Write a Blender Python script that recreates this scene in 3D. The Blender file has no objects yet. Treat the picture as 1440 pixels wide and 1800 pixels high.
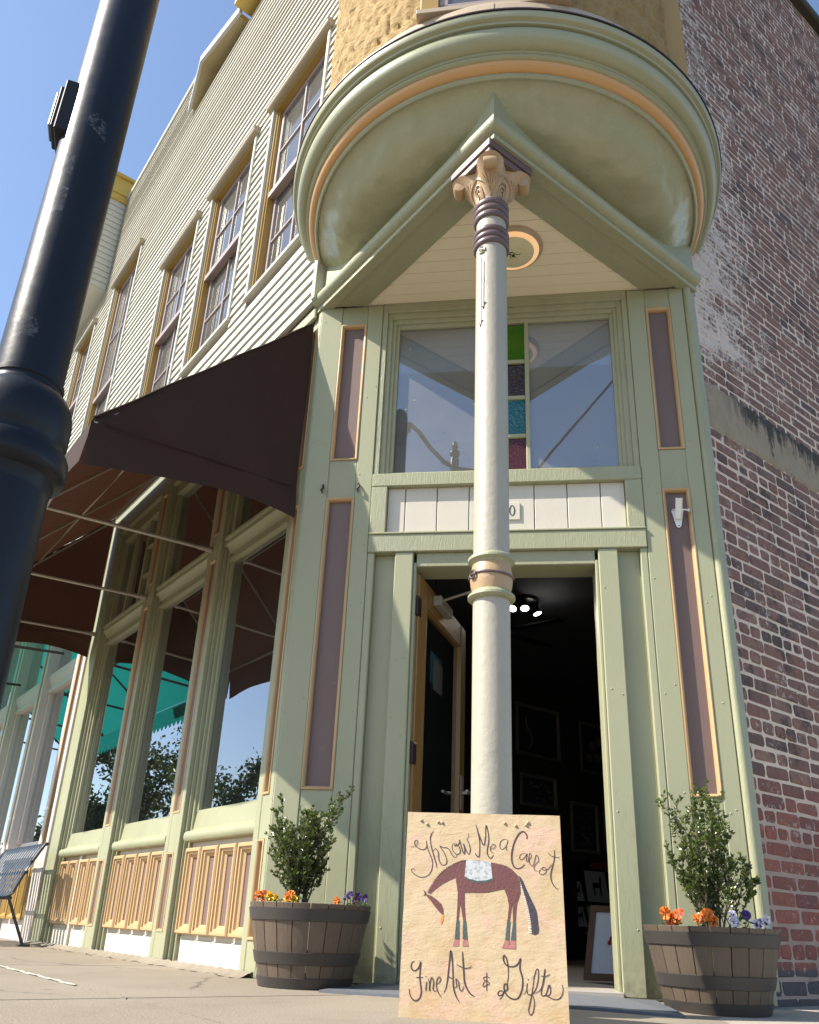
import bpy, bmesh, math, random
from mathutils import Vector, Matrix
from math import sin, cos, pi, radians, sqrt

# ------------------------------------------------------------------ camera, sky, sun, exposure
scene = bpy.context.scene
col = scene.collection
random.seed(7)

CAM_H = 0.25
F_PX, PITCH, ROLL, YAW, CY = 1444.18, 0.405556, 0.0424910, 0.1459808, 1007.9
cd = bpy.data.cameras.new('camera')
cam = bpy.data.objects.new('camera', cd)
col.objects.link(cam)
cd.sensor_fit = 'HORIZONTAL'
cd.sensor_width = 36.0
cd.lens = 36.0 * F_PX / 1440.0
cd.shift_y = (CY - 900.0) / 1440.0
cd.clip_start = 0.02
cd.clip_end = 3000.0
fwd = Vector((-sin(YAW) * cos(PITCH), cos(YAW) * cos(PITCH), sin(PITCH)))
rt = Vector((cos(YAW), sin(YAW), 0.0))
up = rt.cross(fwd)
R2 = rt * cos(ROLL) + up * sin(ROLL)
U2 = up * cos(ROLL) - rt * sin(ROLL)
cam.matrix_world = Matrix(((R2.x, U2.x, -fwd.x, 0.0), (R2.y, U2.y, -fwd.y, 0.0), (R2.z, U2.z, -fwd.z, CAM_H), (0, 0, 0, 1)))
scene.camera = cam

SUN_TRAVEL = Vector((2.4, 1.0, -2.65)).normalized()      # the way the sunlight flies
sun_d = bpy.data.lights.new('sun', 'SUN')
sun_d.energy = 5.0
sun_d.angle = radians(0.53)
sun_d.color = (1.0, 0.93, 0.82)
sun = bpy.data.objects.new('sun', sun_d)
col.objects.link(sun)
sun.rotation_euler = SUN_TRAVEL.to_track_quat('-Z', 'Y').to_euler()
sun.location = (-20, -6, 20)

world = bpy.data.worlds.new('World')
scene.world = world
world.use_nodes = True
wn = world.node_tree
wn.nodes.clear()
sky = wn.nodes.new('ShaderNodeTexSky')
sky.sky_type = 'NISHITA'
sky.sun_disc = False
sky.sun_elevation = math.asin(-SUN_TRAVEL.z)
sky.sun_rotation = math.atan2(-SUN_TRAVEL.x, -SUN_TRAVEL.y)
sky.air_density = 1.0
sky.dust_density = 0.8
sky.ozone_density = 2.0
bg = wn.nodes.new('ShaderNodeBackground')
bg.inputs['Strength'].default_value = 0.132
wo = wn.nodes.new('ShaderNodeOutputWorld')
wn.links.new(sky.outputs[0], bg.inputs[0])
wn.links.new(bg.outputs[0], wo.inputs[0])

scene.view_settings.view_transform = 'Standard'
scene.view_settings.look = 'None'
scene.view_settings.gamma = 1.0
scene.view_settings.use_curve_mapping = False
scene.view_settings.exposure = 0.95
scene.render.engine = 'CYCLES'
scene.cycles.max_bounces = 8
scene.cycles.transparent_max_bounces = 12

# ------------------------------------------------------------------ materials
class NT:
    def __init__(s, name):
        s.m = bpy.data.materials.new(name); s.m.use_nodes = True
        s.t = s.m.node_tree; s.t.nodes.clear()
        s.out = s.t.nodes.new('ShaderNodeOutputMaterial')
    def n(s, ty, **kw):
        x = s.t.nodes.new(ty)
        for k, v in kw.items():
            if k in x.inputs: x.inputs[k].default_value = v
            else: setattr(x, k, v)
        return x
    def l(s, a, b): s.t.links.new(a, b)
    def coord(s):
        g = s.n('ShaderNodeNewGeometry'); return g.outputs['Position']
    def mapping(s, vec, scale, rot=(0, 0, 0)):
        mp = s.n('ShaderNodeMapping'); s.l(vec, mp.inputs[0])
        mp.inputs['Scale'].default_value = scale; mp.inputs['Rotation'].default_value = rot
        return mp.outputs[0]
    def noise(s, vec, scale, detail=4.0, rough=0.55):
        x = s.n('ShaderNodeTexNoise', Scale=scale, Detail=detail, Roughness=rough)
        s.l(vec, x.inputs['Vector']); return x.outputs['Fac']
    def ramp(s, fac, stops):
        r = s.n('ShaderNodeValToRGB'); e = r.color_ramp.elements
        while len(e) < len(stops): e.new(0.5)
        for i, (p, c) in enumerate(stops):
            e[i].position = p; e[i].color = (*c, 1.0) if not isinstance(c, (int, float)) else (c, c, c, 1.0)
        s.l(fac, r.inputs[0]); return r.outputs[0]
    def mix(s, fac, a, b, mode='MIX'):
        x = s.n('ShaderNodeMix'); x.data_type = 'RGBA'; x.blend_type = mode; x.clamp_factor = True
        for v, i in ((fac, 0), (a, 6), (b, 7)):
            if hasattr(v, 'is_linked') or hasattr(v, 'links'): s.l(v, x.inputs[i])
            elif isinstance(v, (tuple, list)): x.inputs[i].default_value = (*v, 1.0) if len(v) == 3 else v
            else: x.inputs[i].default_value = v
        return x.outputs[2]
    def math(s, op, a, b=0.0, clamp=False):
        x = s.n('ShaderNodeMath'); x.operation = op; x.use_clamp = clamp
        for v, i in ((a, 0), (b, 1)):
            if hasattr(v, 'links'): s.l(v, x.inputs[i])
            else: x.inputs[i].default_value = v
        return x.outputs[0]
    def sep(s, vec):
        x = s.n('ShaderNodeSeparateXYZ'); s.l(vec, x.inputs[0]); return x.outputs
    def bump(s, h, strength=0.3, dist=0.01):
        b = s.n('ShaderNodeBump', Strength=strength, Distance=dist); s.l(h, b.inputs['Height']); return b.outputs[0]
    def done(s, color, rough=0.5, normal=None, metal=0.0, spec=0.5, **kw):
        p = s.n('ShaderNodeBsdfPrincipled')
        if hasattr(color, 'links'): s.l(color, p.inputs['Base Color'])
        else: p.inputs['Base Color'].default_value = (*color, 1.0)
        if hasattr(rough, 'links'): s.l(rough, p.inputs['Roughness'])
        else: p.inputs['Roughness'].default_value = rough
        p.inputs['Metallic'].default_value = metal
        p.inputs['Specular IOR Level'].default_value = spec
        if normal: s.l(normal, p.inputs['Normal'])
        for k, v in kw.items():
            p.inputs[k.replace('_', ' ')].default_value = v
        s.l(p.outputs[0], s.out.inputs[0]); return s.m

def scl(c, k): return tuple(min(1.0, x * k) for x in c)

def paint(name, c, rough=0.45, var=0.10, bump=0.12, grain=(14, 14, 2.2), dirt=0.0, dirtcol=(0.12, 0.10, 0.07), chips=0.0, chipcol=(0.55, 0.5, 0.4)):
    """brushed house paint on wood: soft tone drift, vertical brush grain, a few worn spots"""
    t = NT(name); p = t.coord()
    big = t.noise(p, 1.7, 5, 0.6)
    c1 = t.mix(big, scl(c, 1 - var), scl(c, 1 + var))
    g = t.noise(t.mapping(p, grain), 9.0, 6, 0.65)
    c2 = t.mix(t.math('MULTIPLY', g, 0.35), c1, scl(c, 0.82))
    if dirt > 0:
        d = t.ramp(t.math('ADD', t.math('MULTIPLY', t.noise(p, 5.0, 8, 0.7), 0.6), t.math('MULTIPLY', t.noise(t.mapping(p, (1, 1, 0.12)), 22.0, 6, 0.7), 0.4)), [(0.5, 0.0), (0.72, 1.0)])
        c2 = t.mix(t.math('MULTIPLY', d, dirt), c2, dirtcol)
    if chips > 0:
        ch = t.ramp(t.noise(t.mapping(p, (1, 1, 0.35)), 30.0, 6, 0.72), [(0.645, 0.0), (0.67, 1.0)])
        c2 = t.mix(t.math('MULTIPLY', ch, chips), c2, chipcol)
    fine = t.noise(p, 160.0, 3, 0.6)
    h = t.math('ADD', t.math('MULTIPLY', g, 1.0), t.math('MULTIPLY', fine, 0.3))
    r = t.math('ADD', t.math('MULTIPLY', big, 0.25), rough - 0.12)
    return t.done(c2, r, t.bump(h, bump, 0.006))

M = {}
GREEN = (0.325, 0.328, 0.203)
M['green'] = paint('sage_green_paint', GREEN, 0.42, 0.11, 0.5, dirt=0.22, chips=0.7, chipcol=(0.42, 0.43, 0.29))
M['green_smooth'] = paint('sage_green_moulding_paint', GREEN, 0.36, 0.08, 0.12, grain=(3, 3, 3), dirt=0.14, chips=0.35, chipcol=(0.42, 0.43, 0.29))
def worn_green():
    t = NT('weathered_sage_paint'); p = t.coord(); z = t.sep(p)[2]
    big = t.noise(p, 2.0, 5)
    c = t.mix(big, scl(GREEN, 0.92), scl(GREEN, 1.06))
    crack = t.noise(t.mapping(p, (30, 30, 2.0)), 6.0, 8, 0.75)
    low = t.math('MULTIPLY', t.math('SUBTRACT', 1.15, z), 0.85, True)
    cr = t.ramp(crack, [(0.56, 0.0), (0.60, 1.0)])
    c = t.mix(t.math('MULTIPLY', cr, t.math('MULTIPLY', low, 0.5)), c, (0.17, 0.16, 0.09))
    base = t.math('MULTIPLY', t.math('SUBTRACT', 0.16, z), 7.0, True)
    c = t.mix(t.math('MULTIPLY', base, t.ramp(t.noise(p, 25.0, 6), [(0.4, 0.0), (0.6, 0.8)])), c, (0.20, 0.18, 0.12))
    h = t.math('ADD', t.math('MULTIPLY', cr, t.math('MULTIPLY', low, -1.0)), t.math('MULTIPLY', crack, 0.4))
    return t.done(c, 0.48, t.bump(h, 0.45, 0.006))
M['green_worn'] = worn_green()
def sheet_green():
    t = NT('green_painted_sheet_metal'); p = t.coord()
    c = t.mix(t.noise(p, 1.4, 4), scl(GREEN, 0.98), scl(GREEN, 1.06))
    n1 = t.noise(p, 2.6, 2, 0.45); n2 = t.noise(p, 11.0, 4, 0.55)
    c = t.mix(t.ramp(t.noise(p, 7.0, 9, 0.75), [(0.56, 0.0), (0.75, 0.35)]), c, (0.36, 0.38, 0.26))
    h = t.math('ADD', n1, t.math('MULTIPLY', n2, 0.05))
    return t.done(c, t.math('ADD', t.math('MULTIPLY', n2, 0.22), 0.15), t.bump(h, 1.0, 0.085))
M['green_metal'] = sheet_green()
M['mauve'] = paint('mauve_panel_paint', (0.165, 0.110, 0.095), 0.55, 0.08, 0.25, chips=0.35, chipcol=(0.24, 0.18, 0.17))
M['tan'] = paint('tan_moulding_paint', (0.48, 0.32, 0.16), 0.42, 0.08, 0.1, dirt=0.08)
M['cream'] = paint('cream_siding_paint', (0.50, 0.488, 0.415), 0.5, 0.06, 0.06, grain=(2.2, 2.2, 14), dirt=0.07, dirtcol=(0.3, 0.27, 0.18))
M['white'] = paint('off_white_board_paint', (0.58, 0.54, 0.45), 0.5, 0.05, 0.15, dirt=0.10, dirtcol=(0.35, 0.28, 0.2))
M['pinkwhite'] = paint('pale_pink_white_paint', (0.58, 0.52, 0.47), 0.5, 0.05, 0.15, dirt=0.1, dirtcol=(0.35, 0.28, 0.22))
M['ceil'] = paint('cream_porch_ceiling_paint', (0.80, 0.71, 0.53), 0.5, 0.05, 0.06, grain=(2.2, 14, 14))
M['ochre'] = paint('ochre_trim_paint', (0.36, 0.225, 0.05), 0.42, 0.08, 0.1, dirt=0.12)
M['yellow'] = paint('yellow_cornice_paint', (0.50, 0.34, 0.06), 0.45, 0.06, 0.08)
M['orange'] = paint('apricot_band_paint', (0.55, 0.315, 0.125), 0.38, 0.06, 0.1)
M['beige'] = paint('beige_band_paint', (0.42, 0.33, 0.225), 0.5, 0.08, 0.25, dirt=0.12)
M['sash'] = paint('mauve_grey_sash_paint', (0.31, 0.25, 0.235), 0.45, 0.06, 0.08)
M['hood'] = paint('tan_window_hood_paint', (0.36, 0.30, 0.20), 0.45, 0.07, 0.1)
M['plum'] = paint('plum_brown_paint', (0.125, 0.085, 0.085), 0.4, 0.08, 0.15)
M['capital'] = paint('tan_capital_paint', (0.42, 0.285, 0.155), 0.42, 0.10, 0.3, grain=(6, 6, 6), dirt=0.12, dirtcol=(0.30, 0.16, 0.06))
M['soffit_tan'] = paint('tan_soffit_paint', (0.36, 0.28, 0.13), 0.5, 0.05, 0.1)
M['grey_edge'] = paint('grey_drip_edge', (0.42, 0.42, 0.40), 0.4, 0.05, 0.05)
def column_mat():
    t = NT('cream_cast_iron_paint'); p = t.coord()
    c = t.mix(t.noise(p, 4.0, 5), (0.34, 0.315, 0.25), (0.40, 0.37, 0.295))
    lump = t.noise(p, 26.0, 5, 0.6); st = t.noise(t.mapping(p, (1, 1, 0.25)), 14.0, 5, 0.65)
    c = t.mix(t.ramp(st, [(0.60, 0.0), (0.80, 0.25)]), c, (0.45, 0.38, 0.27))
    return t.done(c, 0.45, t.bump(t.math('ADD', lump, t.math('MULTIPLY', t.noise(p, 120.0, 3), 0.15)), 0.35, 0.008))
M['column'] = column_mat()
def stucco():
    t = NT('rough_ochre_stucco'); p = t.coord()
    n = t.noise(p, 13.0, 8, 0.7); v = t.noise(t.mapping(p, (1, 1, 2.6)), 6.0, 6, 0.7)
    c = t.mix(t.noise(p, 3.0, 5), (0.40, 0.26, 0.085), (0.50, 0.345, 0.14))
    c = t.mix(t.ramp(n, [(0.35, 0.5), (0.5, 0.0)]), c, (0.30, 0.17, 0.05))
    return t.done(c, 0.8, t.bump(t.math('ADD', n, v), 1.0, 0.05))
M['stucco'] = stucco()
def concrete():
    t = NT('broom_finished_concrete'); p = t.coord()
    n = t.noise(p, 1.3, 6, 0.6)
    c = t.mix(n, (0.200, 0.166, 0.122), (0.255, 0.217, 0.163))
    ag = t.n('ShaderNodeTexVoronoi', Scale=120.0); t.l(p, ag.inputs['Vector'])
    spec = t.ramp(ag.outputs['Distance'], [(0.12, 0.55), (0.30, 0.0)])
    tint = t.mix(ag.outputs['Color'], (0.11, 0.088, 0.065), (0.40, 0.36, 0.29))
    c = t.mix(t.math('MULTIPLY', spec, 0.9), c, tint)
    st = t.ramp(t.noise(p, 2.2, 9, 0.78), [(0.50, 0.0), (0.70, 0.6)])
    c = t.mix(st, c, (0.17, 0.14, 0.105))
    c = t.mix(t.ramp(t.noise(p, 0.8, 3, 0.5), [(0.5, 0.0), (0.7, 0.35)]), c, (0.32, 0.285, 0.23))
    cv = t.n('ShaderNodeTexVoronoi', Scale=0.55); cv.feature = 'DISTANCE_TO_EDGE'
    wob = t.n('ShaderNodeVectorMath'); wob.operation = 'ADD'; nz = t.n('ShaderNodeTexNoise', Scale=4.0, Detail=5.0); t.l(p, nz.inputs['Vector'])
    sc2 = t.n('ShaderNodeVectorMath'); sc2.operation = 'SCALE'; sc2.inputs['Scale'].default_value = 0.22; t.l(nz.outputs['Color'], sc2.inputs[0])
    t.l(p, wob.inputs[0]); t.l(sc2.outputs[0], wob.inputs[1]); t.l(wob.outputs[0], cv.inputs['Vector'])
    crk = t.math('MULTIPLY', t.ramp(cv.outputs['Distance'], [(0.0, 1.0), (0.006, 0.0)]), t.ramp(t.noise(p, 0.7, 2), [(0.5, 0.0), (0.56, 1.0)]))
    c = t.mix(t.math('MULTIPLY', crk, 0.75), c, (0.06, 0.05, 0.04))
    spot = t.n('ShaderNodeTexVoronoi', Scale=2.6); t.l(p, spot.inputs['Vector'])
    c = t.mix(t.math('MULTIPLY', t.ramp(spot.outputs['Distance'], [(0.045, 1.0), (0.06, 0.0)]), 0.5), c, (0.09, 0.075, 0.06))
    h = t.math('ADD', t.noise(p, 90.0, 5, 0.7), t.math('MULTIPLY', ag.outputs['Distance'], 0.6))
    return t.done(c, 0.85, t.bump(h, 0.5, 0.006))
M['concrete'] = concrete()
def simple(name, c, rough=0.6, bscale=60.0, bump=0.2, var=0.12, metal=0.0, spec=0.5):
    t = NT(name); p = t.coord()
    cc = t.mix(t.noise(p, bscale * 0.12, 5), scl(c, 1 - var), scl(c, 1 + var))
    return t.done(cc, rough, t.bump(t.noise(p, bscale, 4), bump, 0.005), metal, spec)
M['asphalt'] = simple('asphalt', (0.13, 0.115, 0.10), 0.9, 150, 0.5, 0.3)
M['joint'] = simple('joint_dirt_and_hollow_shade', (0.16, 0.13, 0.10), 0.95, 200, 0.5, 0.3)
M['pave_base'] = simple('sandy_joint_filler', (0.34, 0.30, 0.24), 0.95, 200, 0.5, 0.2)
M['mat'] = simple('charcoal_rubber_mat', (0.10, 0.11, 0.125), 0.85, 300, 0.6, 0.2)
M['metal_grey'] = simple('galvanised_tube', (0.42, 0.38, 0.33), 0.35, 80, 0.05, 0.15, 0.3)
M['white_metal'] = simple('white_enamel', (0.78, 0.77, 0.74), 0.3, 60, 0.03, 0.04)
M['dark_iron'] = simple('dark_brown_iron', (0.05, 0.032, 0.028), 0.45, 90, 0.3, 0.2, 0.4)
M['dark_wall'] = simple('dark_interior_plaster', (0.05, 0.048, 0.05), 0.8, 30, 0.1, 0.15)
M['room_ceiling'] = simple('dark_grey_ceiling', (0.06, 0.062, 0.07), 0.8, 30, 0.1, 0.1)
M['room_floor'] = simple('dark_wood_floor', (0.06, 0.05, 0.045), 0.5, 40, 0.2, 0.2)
M['bench'] = simple('slate_powder_coat', (0.03, 0.036, 0.048), 0.38, 120, 0.06, 0.1)
M['black_iron'] = simple('black_iron', (0.012, 0.012, 0.014), 0.4, 90, 0.1, 0.15)
M['mortar'] = None
def wood(name, a, b, rough=0.5, sc=(30, 30, 2.5)):
    t = NT(name); p = t.coord()
    g = t.noise(t.mapping(p, sc), 4.0, 8, 0.7)
    oi = t.n('ShaderNodeObjectInfo')
    c = t.mix(g, a, b)
    c = t.mix(t.math('MULTIPLY', oi.outputs['Random'], 0.45), c, scl(a, 0.6))
    return t.done(c, rough, t.bump(g, 0.35, 0.006))
M['door_wood'] = wood('varnished_ochre_wood', (0.22, 0.115, 0.035), (0.37, 0.215, 0.075), 0.38)
M['stave'] = wood('weathered_barrel_stave', (0.078, 0.055, 0.038), (0.170, 0.126, 0.087), 0.6)
M['hoop'] = simple('dark_barrel_hoop', (0.045, 0.038, 0.034), 0.5, 70, 0.2, 0.2)
M['frame_wood'] = wood('brown_picture_frame', (0.10, 0.045, 0.02), (0.2, 0.10, 0.04), 0.4)
M['soil'] = simple('dark_potting_soil', (0.035, 0.024, 0.016), 0.95, 120, 1.0, 0.4)
def lamp_mat():
    t = NT('black_navy_lamp_enamel'); p = t.coord()
    base = t.mix(t.noise(p, 5.0, 5), (0.0045, 0.006, 0.010), (0.009, 0.011, 0.017))
    sc = t.ramp(t.noise(p, 95.0, 5, 0.7), [(0.70, 0.0), (0.73, 1.0)])
    base = t.mix(t.math('MULTIPLY', sc, t.ramp(t.noise(p, 7.0, 3), [(0.52, 0.0), (0.62, 0.7)])), base, (0.30, 0.29, 0.27))
    return t.done(base, t.math('ADD', t.math('MULTIPLY', t.noise(p, 30.0, 4), 0.18), 0.27), t.bump(t.noise(p, 45.0, 5), 0.10, 0.004), 0.0, 0.27)
M['lamp'] = lamp_mat()
def residue():
    t = NT('torn_sticker_residue'); p = t.coord()
    n = t.noise(p, 55.0, 8, 0.75)
    f = t.ramp(n, [(0.46, 0.0), (0.64, 0.42)])
    tr = t.n('ShaderNodeBsdfTransparent'); d = t.n('ShaderNodeBsdfDiffuse'); d.inputs[0].default_value = (0.22, 0.24, 0.26, 1)
    mx = t.n('ShaderNodeMixShader'); t.l(f, mx.inputs[0]); t.l(tr.outputs[0], mx.inputs[1]); t.l(d.outputs[0], mx.inputs[2])
    t.l(mx.outputs[0], t.out.inputs[0]); return t.m
M['residue'] = residue()
M['box'] = simple('matt_black_box', (0.010, 0.011, 0.014), 0.6, 90, 0.1, 0.15, 0.0, 0.3)
def fabric(name, c, trans, tcol):
    t = NT(name); p = t.coord()
    w = t.noise(p, 260.0, 2); n = t.noise(p, 3.0, 5)
    cc = t.mix(n, scl(c, 0.85), scl(c, 1.15))
    pr = t.n('ShaderNodeBsdfPrincipled', Roughness=0.85); t.l(cc, pr.inputs['Base Color'])
    pr.inputs['Specular IOR Level'].default_value = 0.2
    t.l(t.bump(t.math('ADD', t.math('MULTIPLY', w, 0.05), t.noise(t.mapping(p, (1.0, 1.0, 0.6)), 7.0, 4, 0.55)), 0.55, 0.02), pr.inputs['Normal'])
    tl = t.n('ShaderNodeBsdfTranslucent'); tl.inputs[0].default_value = (*tcol, 1)
    mx = t.n('ShaderNodeMixShader'); mx.inputs[0].default_value = trans
    t.l(pr.outputs[0], mx.inputs[1]); t.l(tl.outputs[0], mx.inputs[2]); t.l(mx.outputs[0], t.out.inputs[0]); return t.m
M['awning'] = fabric('dark_brown_canvas', (0.043, 0.026, 0.021), 0.08, (0.12, 0.045, 0.024))
M['teal'] = fabric('teal_canvas', (0.008, 0.15, 0.13), 0.35, (0.012, 0.30, 0.26))
M['red_stripe'] = fabric('coral_canvas', (0.45, 0.10, 0.07), 0.3, (0.6, 0.15, 0.1))
def glass(name, tint, base=0.06, gain=1.0, wav=0.03, refl=(0.95, 0.97, 1.0), dust=0.0):
    t = NT(name); p = t.coord()
    nb = t.bump(t.noise(p, 1.6, 2, 0.4), wav, 0.02)
    fr = t.n('ShaderNodeFresnel'); fr.inputs['IOR'].default_value = 1.55; t.l(nb, fr.inputs['Normal'])
    f = t.math('ADD', t.math('MULTIPLY', fr.outputs[0], gain), base, True)
    gl = t.n('ShaderNodeBsdfGlossy', Roughness=0.004); gl.inputs[0].default_value = (*refl, 1); t.l(nb, gl.inputs['Normal'])
    tr = t.n('ShaderNodeBsdfTransparent'); tr.inputs[0].default_value = (*tint, 1)
    mx = t.n('ShaderNodeMixShader'); t.l(f, mx.inputs[0]); t.l(tr.outputs[0], mx.inputs[1]); t.l(gl.outputs[0], mx.inputs[2])
    df = t.n('ShaderNodeBsdfDiffuse'); df.inputs[0].default_value = (0.42, 0.41, 0.38, 1)
    dm = t.n('ShaderNodeMixShader'); t.l(t.math('MULTIPLY', t.math('ADD', t.noise(p, 3.0, 5), 0.5), dust), dm.inputs[0]); t.l(mx.outputs[0], dm.inputs[1]); t.l(df.outputs[0], dm.inputs[2])
    t.l(dm.outputs[0], t.out.inputs[0]); return t.m
M['glass'] = glass('storefront_glass', (0.55, 0.58, 0.57), 0.14, 1.75, 0.012, dust=0.02)
M['glass_up'] = glass('old_sash_glass', (0.7, 0.72, 0.72), 0.10, 0.95, 0.12, dust=0.14)
M['glass_tr'] = glass('transom_glass', (0.5, 0.55, 0.55), 0.17, 1.35, 0.03, dust=0.26)
def stained(name, c, ripple=0.6):
    t = NT(name); p = t.coord()
    v = t.n('ShaderNodeTexVoronoi', Scale=55.0); t.l(p, v.inputs['Vector'])
    cc = t.mix(t.noise(p, 20.0, 3), scl(c, 0.7), scl(c, 1.2))
    return t.done(cc, 0.12, t.bump(v.outputs['Distance'], ripple, 0.01))
M['st_green'] = stained('green_stained_glass', (0.025, 0.12, 0.004), 0.1)
M['st_black'] = stained('smoky_stained_glass', (0.03, 0.022, 0.028), 0.5)
M['st_teal'] = stained('teal_stained_glass', (0.008, 0.115, 0.145), 0.8)
M['st_red'] = stained('maroon_stained_glass', (0.065, 0.018, 0.02), 0.3)
def emis(name, c, s):
    t = NT(name); e = t.n('ShaderNodeEmission'); e.inputs[0].default_value = (*c, 1); e.inputs[1].default_value = s
    t.l(e.outputs[0], t.out.inputs[0]); return t.m
M['bulb'] = emis('lit_spot_bulb', (1.0, 0.97, 0.9), 6.0)
M['amber'] = emis('lit_amber_lamp', (1.0, 0.45, 0.17), 0.5)
def amber_glass():
    t = NT('amber_glass_ring'); p = t.coord()
    c = t.mix(t.noise(p, 6.0, 4), (0.80, 0.40, 0.14), (0.85, 0.60, 0.36))
    m = t.done(c, 0.25, None, 0.0, 0.5)
    pr = [n for n in t.t.nodes if n.type == 'BSDF_PRINCIPLED'][0]; t.l(c, pr.inputs['Emission Color']); pr.inputs['Emission Strength'].default_value = 0.35
    return m
M['amber_glass'] = amber_glass()
M['opal'] = simple('pale_opal_glass', (0.62, 0.58, 0.38), 0.25, 30, 0.05, 0.08)
M['peach_glass'] = simple('peach_rim_glass', (0.85, 0.42, 0.16), 0.2, 30, 0.05, 0.08)
M['curtain'] = simple('pale_curtain', (0.33, 0.29, 0.29), 0.9, 12, 0.4, 0.15)
def brickmat(name, joined):
    t = NT(name); p = t.coord(); xyz = t.sep(p); z = xyz[2]
    if joined:
        at = t.n('ShaderNodeAttribute'); at.attribute_name = 'tone'; rnd = at.outputs['Fac']
    else:
        rnd = t.n('ShaderNodeObjectInfo').outputs['Random']
    c = t.ramp(rnd, [(0.0, (0.065, 0.042, 0.038)), (0.15, (0.19, 0.085, 0.06)), (0.5, (0.25, 0.11, 0.075)), (0.8, (0.29, 0.15, 0.105)), (1.0, (0.17, 0.095, 0.075))])
    red = t.ramp(rnd, [(0.0, (0.17, 0.035, 0.025)), (0.6, (0.28, 0.058, 0.034)), (1.0, (0.33, 0.085, 0.045))])
    low = t.math('MULTIPLY', t.math('SUBTRACT', 1.05, z), 5.0, True)
    c = t.mix(low, c, red)
    hi = t.math('MULTIPLY', t.math('SUBTRACT', z, 6.6), 0.5, True)
    c = t.mix(t.math('MULTIPLY', hi, t.ramp(t.noise(p, 0.9, 3), [(0.45, 0.0), (0.6, 0.7)])), c, (0.24, 0.055, 0.035))
    mott = t.noise(p, 28.0, 7, 0.7)
    c = t.mix(t.ramp(mott, [(0.36, 0.65), (0.60, 0.0)]), c, (0.075, 0.046, 0.042))
    soot = t.ramp(t.math('ADD', t.math('MULTIPLY', t.noise(p, 3.2, 8, 0.75), 0.8), t.math('MULTIPLY', t.noise(t.mapping(p, (1, 1, 0.5)), 24.0, 6, 0.75), 0.3)), [(0.575, 0.0), (0.64, 0.9)])
    c = t.mix(t.math('MULTIPLY', soot, t.math('SUBTRACT', 1.0, low)), c, (0.022, 0.018, 0.018))
    # old whitewash that still clings here and there, thickest beside the bay
    wash = t.math('ADD', t.math('MULTIPLY', t.noise(p, 4.2, 9, 0.72), 0.7), t.math('MULTIPLY', t.noise(t.mapping(p, (1.0, 1.0, 3.2), (0, 0, 0)), 9.0, 7, 0.72), 0.33)); wfine = t.noise(p, 45.0, 6, 0.7)
    near = t.math('MULTIPLY', t.math('MULTIPLY', t.math('SUBTRACT', z, 3.35), 3.0, True), t.math('MULTIPLY', t.math('SUBTRACT', 1.85, xyz[0]), 1.5, True))
    near = t.math('MULTIPLY', near, t.math('MULTIPLY', t.math('SUBTRACT', 9.0, z), 0.3, True))
    w = t.math('ADD', t.math('ADD', wash, t.math('MULTIPLY', near, 0.21)), t.math('MULTIPLY', t.math('SUBTRACT', wfine, 0.5), 0.6))
    wf = t.ramp(w, [(0.585, 0.0), (0.69, 1.0)])
    c = t.mix(0.14, c, (0.30, 0.22, 0.18))
    c = t.mix(t.math('MULTIPLY', wf, 0.85), c, (0.64, 0.57, 0.51))
    foot = t.math('MULTIPLY', t.math('SUBTRACT', 0.15, t.math('ADD', z, t.math('MULTIPLY', t.math('SUBTRACT', wash, 0.5), 0.12))), 60.0, True)
    c = t.mix(t.math('MULTIPLY', foot, 0.9), c, (0.065, 0.065, 0.068))
    return t.done(c, 0.85, t.bump(t.math('ADD', mott, wf), 0.6, 0.008))
M['brick'] = brickmat('old_red_brick', False)
M['brick_j'] = brickmat('old_red_brick_far', True)
def mortar():
    t = NT('white_lime_mortar'); p = t.coord(); z = t.sep(p)[2]
    n = t.noise(p, 22.0, 7, 0.7)
    c = t.mix(n, (0.52, 0.41, 0.32), (0.82, 0.67, 0.54))
    dark = t.ramp(t.noise(p, 3.5, 6, 0.65), [(0.56, 0.0), (0.74, 0.6)])
    c = t.mix(dark, c, (0.10, 0.07, 0.065))
    low = t.math('MULTIPLY', t.math('SUBTRACT', 1.0, z), 3.0, True)
    c = t.mix(t.math('MULTIPLY', low, 0.6), c, (0.17, 0.10, 0.085))
    return t.done(c, 0.9, t.bump(n, 0.8, 0.01))
M['mortar'] = mortar()
def ledge():
    t = NT('weathered_limestone_band'); p = t.coord(); z = t.sep(p)[2]
    c = t.mix(t.noise(p, 8.0, 6), (0.26, 0.21, 0.145), (0.38, 0.31, 0.22))
    st = t.noise(t.mapping(p, (1, 1, 0.16)), 16.0, 7, 0.7)
    top = t.math('MULTIPLY', t.math('SUBTRACT', z, 3.04), 2.6, True)
    x = t.sep(p)[0]
    far = t.math('MULTIPLY', t.math('SUBTRACT', x, 1.22), 5.0, True)
    s = t.ramp(t.math('ADD', t.math('MULTIPLY', st, 0.8), t.math('MULTIPLY', top, 0.32)), [(0.50, 0.0), (0.60, 0.95)])
    c = t.mix(t.math('MULTIPLY', s, far), c, (0.04, 0.036, 0.03))
    return t.done(c, 0.85, t.bump(t.math('ADD', t.noise(t.mapping(p, (1, 1, 0.3)), 38.0, 6), t.math('MULTIPLY', st, 0.8)), 0.9, 0.012))
M['ledge'] = ledge()
M['coping'] = simple('mossy_dark_coping', (0.05, 0.045, 0.03), 0.9, 20, 0.8, 0.4)
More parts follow.
